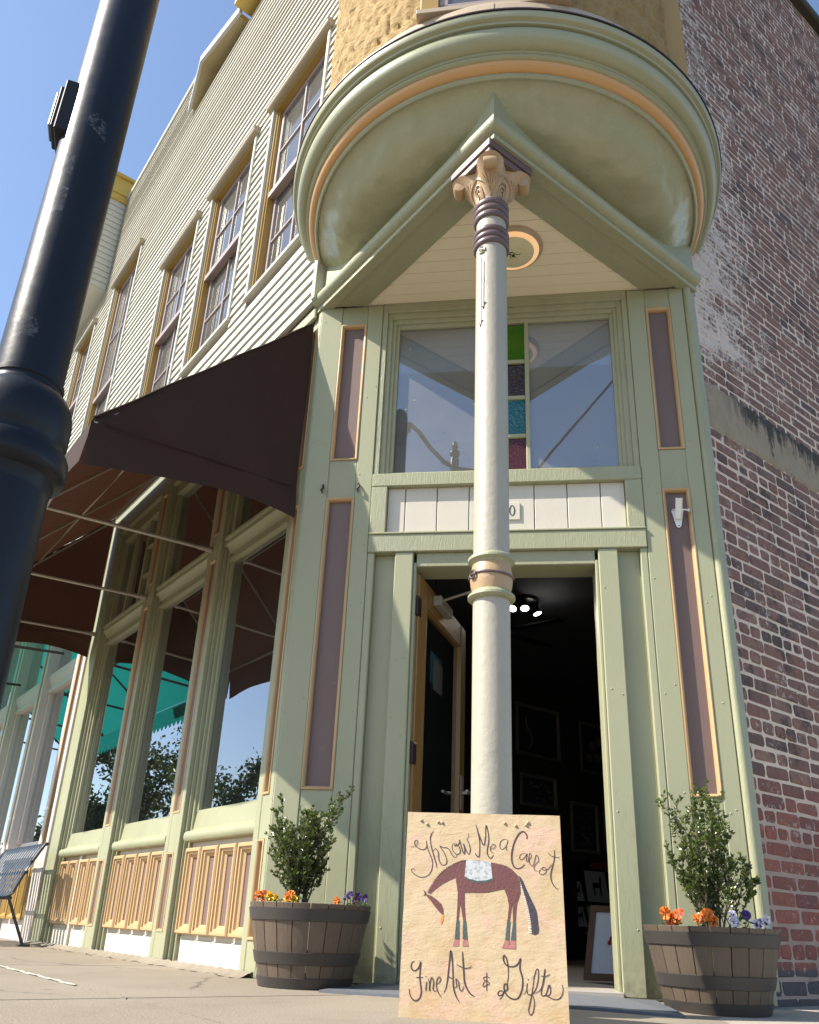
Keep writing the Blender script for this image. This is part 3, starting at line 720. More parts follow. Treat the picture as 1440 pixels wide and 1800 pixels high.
SIGN_STROKES = {'Throw':[([(-238,502),(-228,504),(-218,511),(-214,521),(-220,525),(-225,518),(-221,507),(-209,498),(-195,495),(-186,501),(-184,512),(-186,524),(-181,500),(-172,479),(-165,463),(-163,447),(-166,429),(-175,415),(-191,407),(-207,408),(-222,416),(-231,426),(-230,431),(-223,432),(-218,427)],2.4),([(-163,557),(-170,547),(-173,533),(-170,512),(-164,490),(-157,468),(-151,450),(-148,436)],3.1),([(-162,492),(-156,500),(-150,496),(-145,486),(-144,472),(-140,458),(-132,448),(-123,448),(-117,455),(-118,469),(-126,487),(-136,501),(-140,508),(-129,504),(-117,503),(-109,497),(-102,485),(-96,476),(-88,474),(-83,481)],2.6),([(-84,518),(-95,518),(-101,508),(-98,496),(-90,486),(-82,483),(-74,490),(-75,502),(-81,513),(-90,514),(-92,511),(-83,512),(-77,521),(-76,531),(-72,515),(-66,495),(-60,485),(-59,499),(-63,519),(-58,505),(-50,489),(-44,486),(-41,497),(-43,514),(-50,530),(-52,534),(-47,542),(-47,554)],2.4)],'Me':[([(-23,583),(-15,554),(-10,525),(-10,492),(-13,478),(-20,481),(-24,490)],3.1),([(-22,580),(-9,541),(3,515),(9,542),(11,582),(19,550),(19,526),(15,505),(15,489),(22,475),(30,477),(35,486)],3.1),([(24,505),(34,505),(42,514),(34,520),(26,511),(25,501),(30,493),(37,491)],2.0)],'a':[([(82,534),(70,537),(59,529),(55,514),(61,504),(71,509),(79,521),(82,534),(77,515),(76,503),(83,503)],2.0)],'Carrot':[([(142,540),(144,550),(138,560),(130,564),(119,557),(107,538),(98,513),(93,487),(94,465),(101,449),(113,444),(125,449),(134,458)],4.4),([(142,488),(132,494),(122,488),(118,479),(124,473),(134,480),(143,492),(140,476),(140,469),(145,470),(151,494),(156,484),(149,474),(150,462),(158,454),(164,465),(172,490),(179,473),(168,459),(163,445),(171,439),(181,440)],2.0),([(194,452),(183,443),(180,433),(189,428),(199,434),(202,446),(194,452),(188,447),(193,443),(206,446),(218,458),(225,466)],2.0),([(230,507),(229,482),(223,458),(216,436),(215,418),(220,401),(229,389),(237,385)],2.9),([(211,497),(219,488),(231,485),(246,483)],2.0)],'Fine':[([(-209,155),(-217,150),(-219,139),(-214,130),(-205,129),(-197,136),(-192,145),(-190,154),(-191,126),(-191,109),(-187,86),(-185,69),(-190,53),(-201,46),(-212,51),(-220,64),(-222,78)],4.0),([(-202,110),(-181,111)],2.4),([(-169,100),(-171,88),(-171,75)],2.9),([(-173,115),(-172,113)],3.6),([(-166,108),(-161,96),(-160,75),(-160,92),(-156,110),(-152,110),(-148,96),(-150,82),(-146,76),(-138,77)],2.9),([(-141,93),(-131,100),(-127,110),(-132,115),(-138,107),(-140,93),(-137,79),(-130,67),(-122,58)],2.7)],'Art':[([(-116,73),(-109,90),(-104,129),(-101,164),(-98,191),(-93,164),(-90,129),(-89,101),(-86,81),(-78,62),(-69,49)],4.0),([(-107,122),(-101,116),(-92,112)],2.7),([(-87,87),(-79,91),(-79,101),(-81,112),(-73,105),(-71,91),(-67,81),(-61,82),(-57,95)],2.6),([(-62,190),(-60,165),(-57,130),(-55,106),(-48,89),(-37,74),(-24,67)],4.2),([(-79,152),(-68,147),(-55,143),(-41,145),(-33,151)],2.7)],'and':[([(12,134),(12,85)],2.6),([(22,120),(13,123),(3,120),(4,114),(15,110),(20,104),(15,101),(3,95),(1,100),(5,108),(13,111)],2.2)],'Gifts':[([(50,63),(58,71),(62,82),(54,87),(46,81),(48,74),(58,76),(65,85),(73,91),(73,103),(67,106),(64,99),(65,87),(71,77),(82,69),(95,66),(106,71),(114,85),(119,104),(119,125),(113,144),(112,156),(115,178),(108,165),(97,156),(83,154),(70,159),(63,171),(63,181),(67,184),(73,173),(77,152),(77,127),(74,108),(73,92)],4.0),([(121,79),(131,94),(133,111),(131,94),(134,82),(142,81),(152,88),(161,105),(167,133),(166,151),(160,147),(154,129),(150,105),(146,84),(139,57),(135,38),(140,27),(148,35),(152,57),(150,74),(146,82)],2.7),([(135,123),(136,120)],3.6),([(151,84),(167,92),(176,104),(183,127),(187,153),(182,127),(177,106),(173,88),(176,80),(187,84),(197,110),(201,94),(196,82),(185,82),(196,77),(209,72),(222,73),(232,82),(237,97),(236,113)],2.9),([(174,133),(189,133),(201,139)],2.4)]}
SIGN_SHAPES = {'body':[[(-175,360),(-167,377),(-153,400),(-137,421),(-117,438),(-94,452),(-74,461),(-56,466),(-15,466),(26,461),(52,457),(75,452),(95,440),(112,422),(119,397),(119,369),(108,338),(102,282),(94,282),(93,338),(84,283),(77,287),(82,329),(77,357),(68,379),(43,374),(14,366),(-15,364),(-58,364),(-56,325),(-53,279),(-61,279),(-71,333),(-75,279),(-82,280),(-80,325),(-79,363),(-87,408),(-107,400),(-130,388),(-152,369),(-168,355)],[(-178,353),(-165,350),(-146,339),(-131,326),(-124,312),(-123,293),(-136,301),(-151,317),(-166,336),(-177,346)],[(-190,367),(-182,362),(-178,353),(-183,350),(-190,350),(-185,355)]],'carrot':[[(-129,292),(-122,292),(-123,280),(-128,268),(-132,265),(-131,280)]],'blanket':[[(-53,467),(26,462),(31,410),(11,404),(-15,401),(-41,406),(-58,413)]],'wraps':[[(-58,413),(-41,406),(-15,401),(11,404),(31,410),(32,404),(11,397),(-15,394),(-44,401),(-57,407)],[(-82,280),(-72,279),(-73,223),(-87,224)],[(-61,279),(-52,279),(-47,224),(-62,225)],[(76,287),(86,283),(81,227),(69,228)],[(94,282),(102,282),(101,228),(86,228)]],'hooves':[[(-87,223),(-73,223),(-73,204),(-93,204)],[(-62,223),(-47,224),(-43,204),(-62,204)],[(69,227),(81,227),(81,212),(86,228),(101,228),(101,204),(58,204)]],'tail':[[(114,423),(124,412),(137,383),(153,348),(167,315),(171,283),(171,253),(150,249),(149,282),(141,325),(131,364),(120,400)]],'mane':[[(-175,359),(-174,362),(-178,362)],[(-173,363),(-172,366),(-176,366)],[(-171,367),(-170,370),(-174,370)],[(-169,371),(-168,374),(-172,375)],[(-167,376),(-166,378),(-170,379)],[(-164,381),(-162,384),(-167,385)],[(-160,387),(-159,390),(-163,391)],[(-157,393),(-155,396),(-160,396)],[(-154,398),(-152,401),(-156,402)],[(-150,404),(-148,406),(-152,407)],[(-146,409),(-143,411),(-148,413)],[(-141,414),(-139,416),(-144,418)],[(-137,419),(-135,421),(-139,423)],[(-132,423),(-130,426),(-134,428)],[(-128,428),(-125,430),(-129,432)],[(-123,432),(-120,434),(-124,436)],[(-118,437),(-115,438),(-119,441)],[(-112,440),(-109,442),(-113,445)],[(-106,443),(-103,445),(-107,448)],[(-101,447),(-98,449),(-101,451)],[(-95,450),(-92,452),(-95,455)],[(-90,453),(-87,454),(-90,457)],[(-85,455),(-82,456),(-85,460)],[(-80,457),(-77,459),(-80,462)],[(-75,460),(-72,461),(-75,464)],[(-71,461),(-67,462),(-70,466)],[(-66,462),(-63,463),(-66,467)],[(-62,463),(-59,464),(-61,468)]],'hatch':[[(121,400),(121,399),(116,399),(116,400)],[(123,395),(122,394),(117,393),(117,395)],[(124,390),(124,388),(118,388),(118,390)],[(126,385),(126,383),(120,383),(120,385)],[(127,380),(127,378),(121,378),(121,380)],[(129,375),(129,373),(122,373),(122,375)],[(130,370),(130,368),(124,368),(124,369)],[(132,364),(132,363),(125,363),(125,364)],[(133,359),(133,357),(126,357),(126,359)],[(135,353),(135,352),(127,352),(127,353)],[(136,348),(136,346),(129,346),(129,348)],[(138,343),(138,341),(130,341),(130,342)],[(139,337),(139,335),(131,335),(131,337)],[(141,332),(140,330),(132,330),(133,331)],[(142,326),(142,325),(134,324),(134,326)],[(143,320),(143,318),(135,318),(135,320)],[(144,314),(144,312),(135,312),(135,314)],[(145,308),(145,306),(136,306),(136,307)],[(146,302),(146,300),(137,300),(137,301)],[(147,295),(147,294),(138,294),(138,295)],[(148,289),(148,288),(139,287),(139,289)],[(149,283),(149,282),(140,281),(140,283)],[(149,278),(149,277),(140,277),(140,278)],[(150,274),(150,272),(140,272),(140,273)],[(150,269),(150,267),(140,267),(140,269)],[(150,264),(150,263),(140,262),(140,264)],[(151,260),(151,258),(140,258),(140,259)],[(151,255),(151,253),(140,253),(140,254)]]}

# ------------------------------------------------------------------ round bay over the entrance
BC = (-0.09, 4.08, 0.0)
A0, A1 = radians(-210), radians(30)
def lath(name, pr, m, parent, n=96, smooth=35, **kw):
    return build(MB().lathe(BC, pr, n, 0, A0, A1), name, m, parent, smooth=smooth, normals=False, **kw)
bay = holder('round_bay', bld)
lath('bowl', [(0.55, 4.085), (0.80, 4.085), (0.95, 4.098), (1.02, 4.122), (1.07, 4.160), (1.115, 4.215), (1.15, 4.252), (1.178, 4.268), (1.186, 4.272)], M['green_metal'], bay, smooth=60)
lath('moulding', [(1.184, 4.262), (1.194, 4.262), (1.203, 4.272), (1.204, 4.288), (1.200, 4.292)], M['green_smooth'], bay)
lath('band', [(1.199, 4.290), (1.206, 4.288), (1.222, 4.294), (1.236, 4.306), (1.243, 4.322), (1.244, 4.334)], M['orange'], bay, smooth=60)
lath('moulding', [(1.243, 4.330), (1.252, 4.331), (1.260, 4.338), (1.260, 4.352), (1.255, 4.356), (1.263, 4.360), (1.266, 4.374)], M['green_smooth'], bay)
lath('moulding', [(1.264, 4.372), (1.275, 4.372), (1.297, 4.380), (1.316, 4.398), (1.326, 4.424), (1.327, 4.450), (1.320, 4.470), (1.308, 4.482)], M['green_smooth'], bay, smooth=60)
lath('moulding', [(1.308, 4.479), (1.332, 4.479), (1.336, 4.486), (1.336, 4.494), (1.354, 4.500), (1.361, 4.512), (1.361, 4.536), (1.355, 4.542)], M['green_smooth'], bay)
lath('flashing', [(1.352, 4.541), (1.367, 4.541), (1.367, 4.550), (1.26, 4.562)], M['dark_iron'], bay)
# beige band course in curved blocks
for k in range(8):
    a, b = A0 + (A1 - A0) * k / 8 + 0.002, A0 + (A1 - A0) * (k + 1) / 8 - 0.002
    mb = MB().lathe(BC, [(1.20, 4.556), (1.270, 4.556), (1.268, 4.74), (1.256, 4.775), (1.20, 4.782)], 10, 0, a, b)
    build(mb, 'band_course', M['beige'], bay, smooth=35, normals=False)
def rough_wall(u, v):
    a = A0 + (A1 - A0) * u; z = 4.77 + 3.9 * v
    cz = (z - 4.77) / 0.21; row = math.floor(cz); fz = cz - row; ca = (a * 1.2 / 0.46 + 0.5 * (row % 2)); fa = ca - math.floor(ca)
    groove = 0.014 * (max(0.0, 1 - min(fz, 1 - fz) / 0.07) + max(0.0, 1 - min(fa, 1 - fa) / 0.035))
    r_ = 1.198 - min(groove, 0.016) + 0.011 * sin(a * 31 + 2 * sin(z * 7)) * sin(z * 19 + 3 * sin(a * 9)) + 0.006 * sin(a * 97 + z * 41) * sin(z * 61)
    return Vector((BC[0] + r_ * cos(a), BC[1] + r_ * sin(a), z))
build(MB().grid(rough_wall, 420, 130), 'stucco_wall', M['stucco'], bay, smooth=60, normals=False)
def bay_window(ang, w):
    c = Vector((BC[0] + 1.2 * cos(ang), BC[1] + 1.2 * sin(ang), 0)); n = Vector((cos(ang), sin(ang), 0)); u = Vector((-n.y, n.x, 0))
    F = Fr(c, u, n); wd = holder('window', bld); h = w / 2
    mb = MB(); mb.box(F, -h, -h + 0.10, -0.10, 0.035, 4.80, 6.9); mb.box(F, h - 0.10, h, -0.10, 0.035, 4.80, 6.9); mb.box(F, -h, h, -0.10, 0.045, 6.9, 7.05)
    build(mb, 'casing', M['ochre'], wd, 0.004)
    bx('sill', F, (-h - 0.02, h + 0.02, -0.10, 0.05, 4.765, 4.80), M['beige'], wd)
    mb = MB(); a = h - 0.10
    mb.box(F, -a, -a + 0.05, -0.05, 0.02, 4.80, 6.9); mb.box(F, a - 0.05, a, -0.05, 0.02, 4.80, 6.9); mb.box(F, -a, a, -0.05, 0.02, 4.80, 4.865); mb.box(F, -a, a, -0.05, 0.02, 6.84, 6.9); mb.box(F, -a, a, -0.05, 0.025, 5.85, 5.92); mb.box(F, -0.012, 0.012, -0.04, 0.015, 4.865, 6.84)
    build(mb, 'sash', M['sash'], wd, 0.003)
    build(MB().box(F, -a + 0.05, -0.012, 0.004, 0.008, 4.865, 6.84), 'pane', M['glass_up'], wd)
    build(MB().box(F, 0.012, a - 0.05, 0.004, 0.008, 4.865, 6.84), 'pane', M['glass_up'], wd)
    build(MB().box(F, -a + 0.05, a - 0.05, 0.0005, 0.002, 4.865, 6.84), 'curtain', M['curtain'], wd)
bay_window(radians(-90.5), 0.78)
bay_window(radians(-14), 0.72)

# ------------------------------------------------------------------ beams, crown moulding, porch ceiling
def inL(d): return Vector((Q, Q, 0)) * d
PLc, PRc = FL.o, FR.o
wid = 0.21
inner_apex = APEX + Vector((0, wid / Q, 0))
bl_in = FL.p(0.0, 0, 0) + Vector((wid / Q, 0, 0)); br_in = FR.p(0.0, 0, 0) - Vector((wid / Q, 0, 0))
mb = MB().plan([(PLc.x, PLc.y), (APEX.x, APEX.y), (inner_apex.x, inner_apex.y), (bl_in.x, bl_in.y)], 3.915, 4.35)
build(mb, 'beam', M['green'], bld, 0.004)
mb = MB().plan([(PRc.x, PRc.y), (APEX.x + 0.0005, APEX.y), (inner_apex.x + 0.0005, inner_apex.y), (br_in.x, br_in.y)], 3.915, 4.35)
build(mb, 'beam', M['green'], bld, 0.004)
crown = [(-0.05, 3.905), (0.012, 3.905), (0.014, 3.932), (0.006, 3.938), (0.022, 3.944), (0.044, 3.958), (0.056, 3.980), (0.052, 4.002), (0.036, 4.018), (0.016, 4.024), (0.014, 4.045), (0.010, 4.06), (0.008, 4.36), (-0.05, 4.36)]
e0 = FL.p(0.055, 0, 0); e1 = FR.p(0.06, 0, 0)
build(MB().sweep([(e0.x, e0.y), (APEX.x, APEX.y), (e1.x, e1.y)], crown), 'crown_moulding', M['green'], bld, smooth=40)
# tongue and groove porch ceiling, board by board, running across the entrance
y = 4.12; k = 0
def xs_at(y):      # triangle between the inner beam edges
    t = (y - inner_apex.y); return inner_apex.x - t - 0.03, inner_apex.x + t + 0.03
while y > inner_apex.y - 0.03:
    y0 = y - 0.088
    a = xs_at(y - 0.003); b = xs_at(y0 + 0.003)
    pts = [(a[0], y - 0.0012), (min(a[1], 1.2), y - 0.0012), (max(b[1], b[0] + 0.01), y0 + 0.0012), (b[0], y0 + 0.0012)]
    build(MB().plan(pts, 3.925 + random.uniform(0, 0.0015), 3.945), 'ceiling_board', M['ceil'], bld, 0.0015)
    y = y0
build(MB().plan([(-1.1, 4.15), (0.95, 4.15), (-0.0975, 3.05)], 3.946, 3.955), 'ceiling_backing', M['ceil'], bld)

# ------------------------------------------------------------------ porch column at the corner
colm = holder('corner_column', bld, 'cream round iron column with tan leaf capital and plum rings')
CX, CYY = -0.119, 3.15
cc = (CX, CYY, 0)
build(MB().lathe(cc, [(0.077, 0.50), (0.0765, 1.0), (0.076, 2.0), (0.0755, 3.70)], 40), 'shaft', M['column'], colm, smooth=60, normals=False)
mb = MB().lathe(cc, [(0.20, 0.0), (0.20, 0.12), (0.17, 0.16), (0.155, 0.42), (0.13, 0.47), (0.10, 0.52), (0.078, 0.535)], 8)
build(mb, 'pedestal', M['column'], colm, 0.0, smooth=30, normals=False)
def bead_ring(z0, h, r, n=3):
    pr = []
    for i in range(n):
        for j in range(7):
            t = pi * j / 6; pr.append((r + 0.014 * sin(t), z0 + h * (i + (1 - cos(t)) / 2) / n))
    return pr
build(MB().lathe(cc, bead_ring(3.525, 0.125, 0.076), 40), 'ring', M['plum'], colm, smooth=60, normals=False)
build(MB().lathe(cc, bead_ring(3.352, 0.115, 0.076), 40), 'ring', M['plum'], colm, smooth=60, normals=False)
build(MB().lathe(cc, [(0.075, 1.48), (0.088, 1.482), (0.098, 1.492), (0.097, 1.503), (0.084, 1.512), (0.080, 1.52)], 40), 'ring', M['green'], colm, smooth=50, normals=False)
build(MB().lathe(cc, [(0.079, 1.518), (0.086, 1.55), (0.0885, 1.575), (0.086, 1.61), (0.079, 1.642)], 40), 'band', M['capital'], colm, smooth=60, normals=False)
build(MB().lathe(cc, [(0.080, 1.638), (0.084, 1.648), (0.097, 1.656), (0.098, 1.668), (0.088, 1.678), (0.075, 1.68)], 40), 'ring', M['green'], colm, smooth=50, normals=False)
# iron hoop with an eye round the middle band
pts = [Vector((CX + 0.0905 * cos(a), CYY + 0.0905 * sin(a), 1.585 + 0.004 * sin(a * 2))) for a in [2 * pi * k / 36 for k in range(37)]]
mb = MB().tube(pts, 0.0055, 6)
ec = Vector((CX + 0.094 * cos(radians(-142)), CYY + 0.094 * sin(radians(-142)), 1.583)); tn = Vector((-sin(radians(-142)), cos(radians(-142)), 0))
mb.tube([ec + tn * (0.017 * cos(a)) + Vector((0, 0, 0.017 * sin(a))) for a in [2 * pi * k / 16 for k in range(17)]], 0.005, 6)
build(mb, 'iron_hoop', M['plum'], colm, smooth=60)
# applied ornament high on the shaft
mb = MB()
def on_col(dx, z, off=0.0):   # dx = arc metres left/right of the front
    a = -pi / 2 + dx / 0.0755; r_ = 0.0755 + off; return Vector((CX + r_ * cos(a), CYY + r_ * sin(a), z))
f0 = -0.045
mb.tube([on_col(f0 + 0.016 * cos(t), 3.315 + 0.02 * sin(t), 0.003) for t in [2 * pi * k / 14 for k in range(15)]], 0.005, 6)
mb.tube([on_col(f0 + 0.006 * cos(t), 3.315 + 0.008 * sin(t), 0.003) for t in [2 * pi * k / 8 for k in range(9)]], 0.004, 5)
for (x, za, zb) in ((f0 - 0.006, 3.28, 2.86), (f0 + 0.008, 3.24, 2.96)):
    mb.tube([on_col(x, za), on_col(x, (za + zb) / 2), on_col(x, zb)], 0.0055, 6)
    mb.tube([on_col(x - 0.010, zb + 0.02), on_col(x, zb - 0.012, 0.002), on_col(x + 0.012, zb + 0.022)], 0.005, 6)
for zz in (3.115, 3.13): mb.tube([on_col(f0 - 0.012, zz), on_col(f0 + 0.016, zz)], 0.0035, 5)
build(mb, 'ornament', M['column'], colm, smooth=60)
# square plan capital: bell that flares to four corner knobs under a stepped abacus
mb = MB(); rings = []
NS = 48
for i in range(13):
    t = i / 12; z_ = 3.645 + 0.182 * t; ring = []
    for j in range(NS):
        a = 2 * pi * j / NS
        circ = 0.072 + 0.03 * t
        s4 = abs(cos(2 * a)) ** 1.6                # lobes towards the four corners (0, 90, 180, 270 degrees)
        flare = circ + (0.012 * t ** 2 + 0.092 * t ** 2.0 * s4)
        flute = 0.0035 * sin(a * 24) * (0.3 + t) * (1 - s4 * 0.6)
        ring.append(Vector((CX + (flare + flute) * cos(a), CYY + (flare + flute) * sin(a), z_)))
    rings.append(ring)
mb.loft(rings)
build(mb, 'capital_bell', M['capital'], colm, smooth=60)
for k in range(4):
    a = k * pi / 2; d = Vector((cos(a), sin(a), 0)); sd = Vector((-sin(a), cos(a), 0))
    c0 = Vector((CX, CYY, 3.788)) + d * 0.165
    mb = MB()
    pts = [c0 + sd * w_ for w_ in (-0.036, -0.034, -0.02, 0.0, 0.02, 0.034, 0.036)]
    mb.tube(pts, [0.006, 0.028, 0.031, 0.032, 0.031, 0.028, 0.006], 16)
    build(mb, 'volute', M['capital'], colm, smooth=60)
    for sgn in (-1, 1):         # ribs of the leaves that climb to each corner
        mb = MB()
        for q in range(6):
            u = 0.10 + q * 0.16; base_a = a + sgn * (0.05 + 0.10 * q)
            pts = []
            for w_ in range(6):
                t = 0.06 + u * 0.35 + w_ / 5 * (0.55 - 0.03 * q); t = min(t, 0.93)
                aa = a + (base_a - a) * (0.25 + 1.2 * (w_ / 5))
                s4 = abs(cos(2 * aa)) ** 1.6
                rr = 0.072 + 0.03 * t + 0.012 * t ** 2 + 0.092 * t ** 2.0 * s4 + 0.003
                pts.append(Vector((CX + rr * cos(aa), CYY + rr * sin(aa), 3.645 + 0.182 * t)))
            mb.tube(pts, [0.004, 0.005, 0.005, 0.0045, 0.004, 0.002], 5)
        build(mb, 'leaf', M['capital'], colm, smooth=60)
    am = a + pi / 4             # small lower leaf between the corners
    mb = MB()
    for q in range(3):
        pts = []
        for w_ in range(9):
            t = pi * w_ / 8; da = (0.30 - 0.1 * q) * cos(t); zz = 3.655 + (0.09 - 0.025 * q) * sin(t)
            tt = (zz - 3.645) / 0.182; s4 = abs(cos(2 * (am + da))) ** 1.6
            rr = 0.073 + 0.03 * tt + 0.012 * tt ** 2 + 0.092 * tt ** 2.0 * s4 + 0.003
            pts.append(Vector((CX + rr * cos(am + da), CYY + rr * sin(am + da), zz)))
        mb.tube(pts, 0.0045, 5)
    build(mb, 'leaf', M['capital'], colm, smooth=60)
def dia(r_): return [(CX, CYY - r_), (CX + r_, CYY), (CX, CYY + r_), (CX - r_, CYY)]
build(MB().plan(dia(0.203), 3.820, 3.859), 'abacus', M['plum'], colm, 0.004)
build(MB().plan(dia(0.214), 3.864, 3.914), 'abacus', M['plum'], colm, 0.004)

# ------------------------------------------------------------------ entrance front (cut corner)
def panel_set(F, s0, s1, z0, z1, parent, m_panel='mauve', rec=-0.027, w=0.018):
    build(MB().box(F, s0 + w - 0.002, s1 - w + 0.002, rec - 0.02, rec, z0 + w - 0.002, z1 - w + 0.002), 'panel', M[m_panel], parent)
    pr = [(0.0, -0.03), (0.0, 0.003), (0.006, 0.006), (0.011, 0.003), (w, -0.008), (w, -0.03)]
    build(MB().ring_frame(F, s0, s1, z0, z1, pr), 'panel_moulding', M['tan'], parent, smooth=40)
def pilaster(x0, xa, xb, x1, out_first):
    p = holder('pilaster', bld)
    bx('board', FC, (x0, xa, -0.05, 0.0, 0.0, 3.912), M['green_worn'], p, 0.004)
    bx('board', FC, (xb, x1, -0.05, 0.0, 0.0, 3.912), M['green_worn'], p, 0.004)
    bx('rail', FC, (xa, xb, -0.05, -0.004, 0.0, 0.86), M['green_worn'], p, 0.003)
    bx('rail', FC, (xa, xb, -0.05, -0.004, 2.515, 2.765), M['green'], p, 0.003)
    bx('rail', FC, (xa, xb, -0.05, -0.004, 3.768, 3.912), M['green'], p, 0.003)
    panel_set(FC, xa, xb, 0.86, 2.515, p); panel_set(FC, xa, xb, 2.765, 3.768, p)
    return p
pl = pilaster(-1.245, -1.108, -0.943, -0.845, 0)
pr_ = pilaster(0.676, 0.779, 0.925, 1.008, 1)
mb = MB()
for x in (-1.134, -0.922):
    mb.tube([Vector((x, 4.095, 2.600)), Vector((x + 0.004, 4.082, 2.575)), Vector((x - 0.003, 4.078, 2.555)), Vector((x + 0.003, 4.09, 2.54))], [0.005, 0.007, 0.007, 0.003], 6)
build(mb, 'iron_hook', M['dark_iron'], pl, smooth=60)
# rounded corner bead and its return along the brick side
mb = MB().lathe((1.034, 4.112, 0), [(0.024, 0.0), (0.024, 3.912)], 20)
build(mb, 'corner_bead', M['green'], bld, smooth=60)
bx('corner_return', FR, (0.014, 0.060, -0.10, -0.008, 0.05, 3.912), M['green'], bld, 0.004)
bx('corner_return', FR, (0.062, 0.085, -0.10, -0.035, 0.12, 3.90), M['green'], bld, 0.004)
mb = MB(); mb.box(FR, -0.02, 0.10, -0.2, -0.02, 3.912, 4.45); build(mb, 'corner_block', M['green'], bld, 0.003)
mb = MB(); mb.box(FL, -0.02, 0.043, -0.2, 0.004, 3.912, 4.45); build(mb, 'corner_block', M['green'], bld, 0.003)

ent = holder('entrance_surround', bld)
X0, X1 = -0.843, 0.674
bx('rail', FC, (X0, X1, -0.08, 0.008, 2.578, 2.662), M['green'], ent, 0.004)
bx('rail', FC, (X0, X1, -0.08, 0.012, 2.158, 2.266), M['green'], ent, 0.004)
bx('header', FC, (X0, X1, -0.12, -0.004, 3.895, 4.3), M['green'], ent, 0.003)
bx('drip', FC, (X0 + 0.0, X1, -0.05, 0.018, 2.266, 2.278), M['green'], ent, 0.003)
bx('stile', FC, (X0, -0.752, -0.08, 0.006, 2.278, 2.578), M['green'], ent, 0.004)
bx('stile', FC, (0.583, X1, -0.08, 0.006, 2.278, 2.578), M['green'], ent, 0.004)
xs = [-0.752, -0.648, -0.465, -0.282, -0.099, 0.084, 0.267, 0.450, 0.583]
for a, b in zip(xs[:-1], xs[1:]):
    bx('plank', FC, (a + 0.0022, b - 0.0022, -0.05, -0.028 + random.uniform(-.001, .001), 2.278, 2.578), M['white'], ent, 0.003)
bx('plank_backing', FC, (X0, X1, -0.08, -0.045, 2.27, 2.58), M['joint'], ent)
# number plate with a zero
bx('number_plate', FC, (-0.088, 0.004, -0.028, -0.018, 2.355, 2.462), M['white'], ent, 0.002)
mb = MB(); rin = []; 
for sc_ in (1.0, 0.62):
    rin.append([FC.p(-0.040 + (0.017 if sc_ == 1.0 else 0.0095) * cos(t), -0.0165, 2.411 + (0.034 if sc_ == 1.0 else 0.0285) * sin(t)) for t in [2 * pi * k / 24 for k in range(24)]])
mb.loft(rin, cap=False); build(mb, 'numeral', M['digit'], ent)
# transom window over the door
tw = holder('transom_window', bld)
tz0, tz1 = 2.662, 3.90
for (ins, o0, o1) in ((0.0, -0.10, -0.006), (0.030, -0.10, -0.022), (0.052, -0.10, -0.036), (0.074, -0.10, -0.050)):
    a, b = X0 + ins, X1 - ins; t = 0.032
    top = tz1 - ins * 1.35
    tt = 0.045
    for q in ((a, a + t, o0, o1, tz0, top), (b - t, b, o0, o1, tz0, top), (a + t, b - t, o0, o1 - 0.001, top - tt, top)): bx('frame', FC, q, M['green'], tw, 0.003)
gx0, gx1, gz0, gz1 = -0.742, 0.573, 2.690, 3.755
bx('frame', FC, (gx0, gx1, -0.10, -0.040, 2.662, 2.692), M['green'], tw, 0.003)
sx0, sx1 = -0.215, 0.046
for a, b in ((sx0 - 0.026, sx0), (sx1, sx1 + 0.026)):
    bx('muntin', FC, (a, b, -0.085, -0.048, gz0, gz1), M['green'], tw, 0.004)
zs = [2.69, 2.925, 3.195, 3.46, 3.755]
for k, (a, b, mm) in enumerate(zip(zs[:-1], zs[1:], ('st_red', 'st_teal', 'st_black', 'st_green'))):
    build(MB().box(FC, sx0, sx1, -0.072, -0.066, a + 0.012, b - 0.012), 'stained_pane', M[mm], tw)
    if k: bx('muntin', FC, (sx0, sx1, -0.085, -0.050, a - 0.013, a + 0.013), M['green'], tw, 0.004)
build(MB().box(FC, gx0, sx0 - 0.026, -0.074, -0.068, gz0, gz1), 'pane', M['glass_tr'], tw)
build(MB().box(FC, sx1 + 0.026, gx1, -0.074, -0.068, gz0, gz1), 'pane', M['glass_tr'], tw)
# door casing, recessed side boards, jambs
for sg in (0, 1):
    def X(a, b): return (a, b) if not sg else (-0.169 - b, -0.169 - a)
    a, b = X(X0, -0.806); bx('casing', FC, (a, b, -0.10, 0.0, 0.0, 2.158), M['green_worn'], ent, 0.004)
    a, b = X(-0.806, -0.688); bx('side_board', FC, (a, b, -0.10, -0.045, 0.0, 2.158), M['green_worn'], ent, 0.003)
    a, b = X(-0.688, -0.585); bx('casing', FC, (a, b, -0.16, 0.004, 0.0, 2.158), M['green_worn'], ent, 0.005)
    a, b = X(-0.585, -0.568); bx('jamb', FC, (a, b, -0.20, -0.012, 0.0, 2.10), M['green_worn'], ent, 0.004)
bx('head_jamb', FC, (-0.568, 0.40, -0.20, -0.014, 2.075, 2.158), M['green'], ent, 0.004)
bx('threshold', FC, (-0.57, 0.42, -0.25, 0.02, -0.01, 0.022), M['metal_grey'], ent, 0.004)

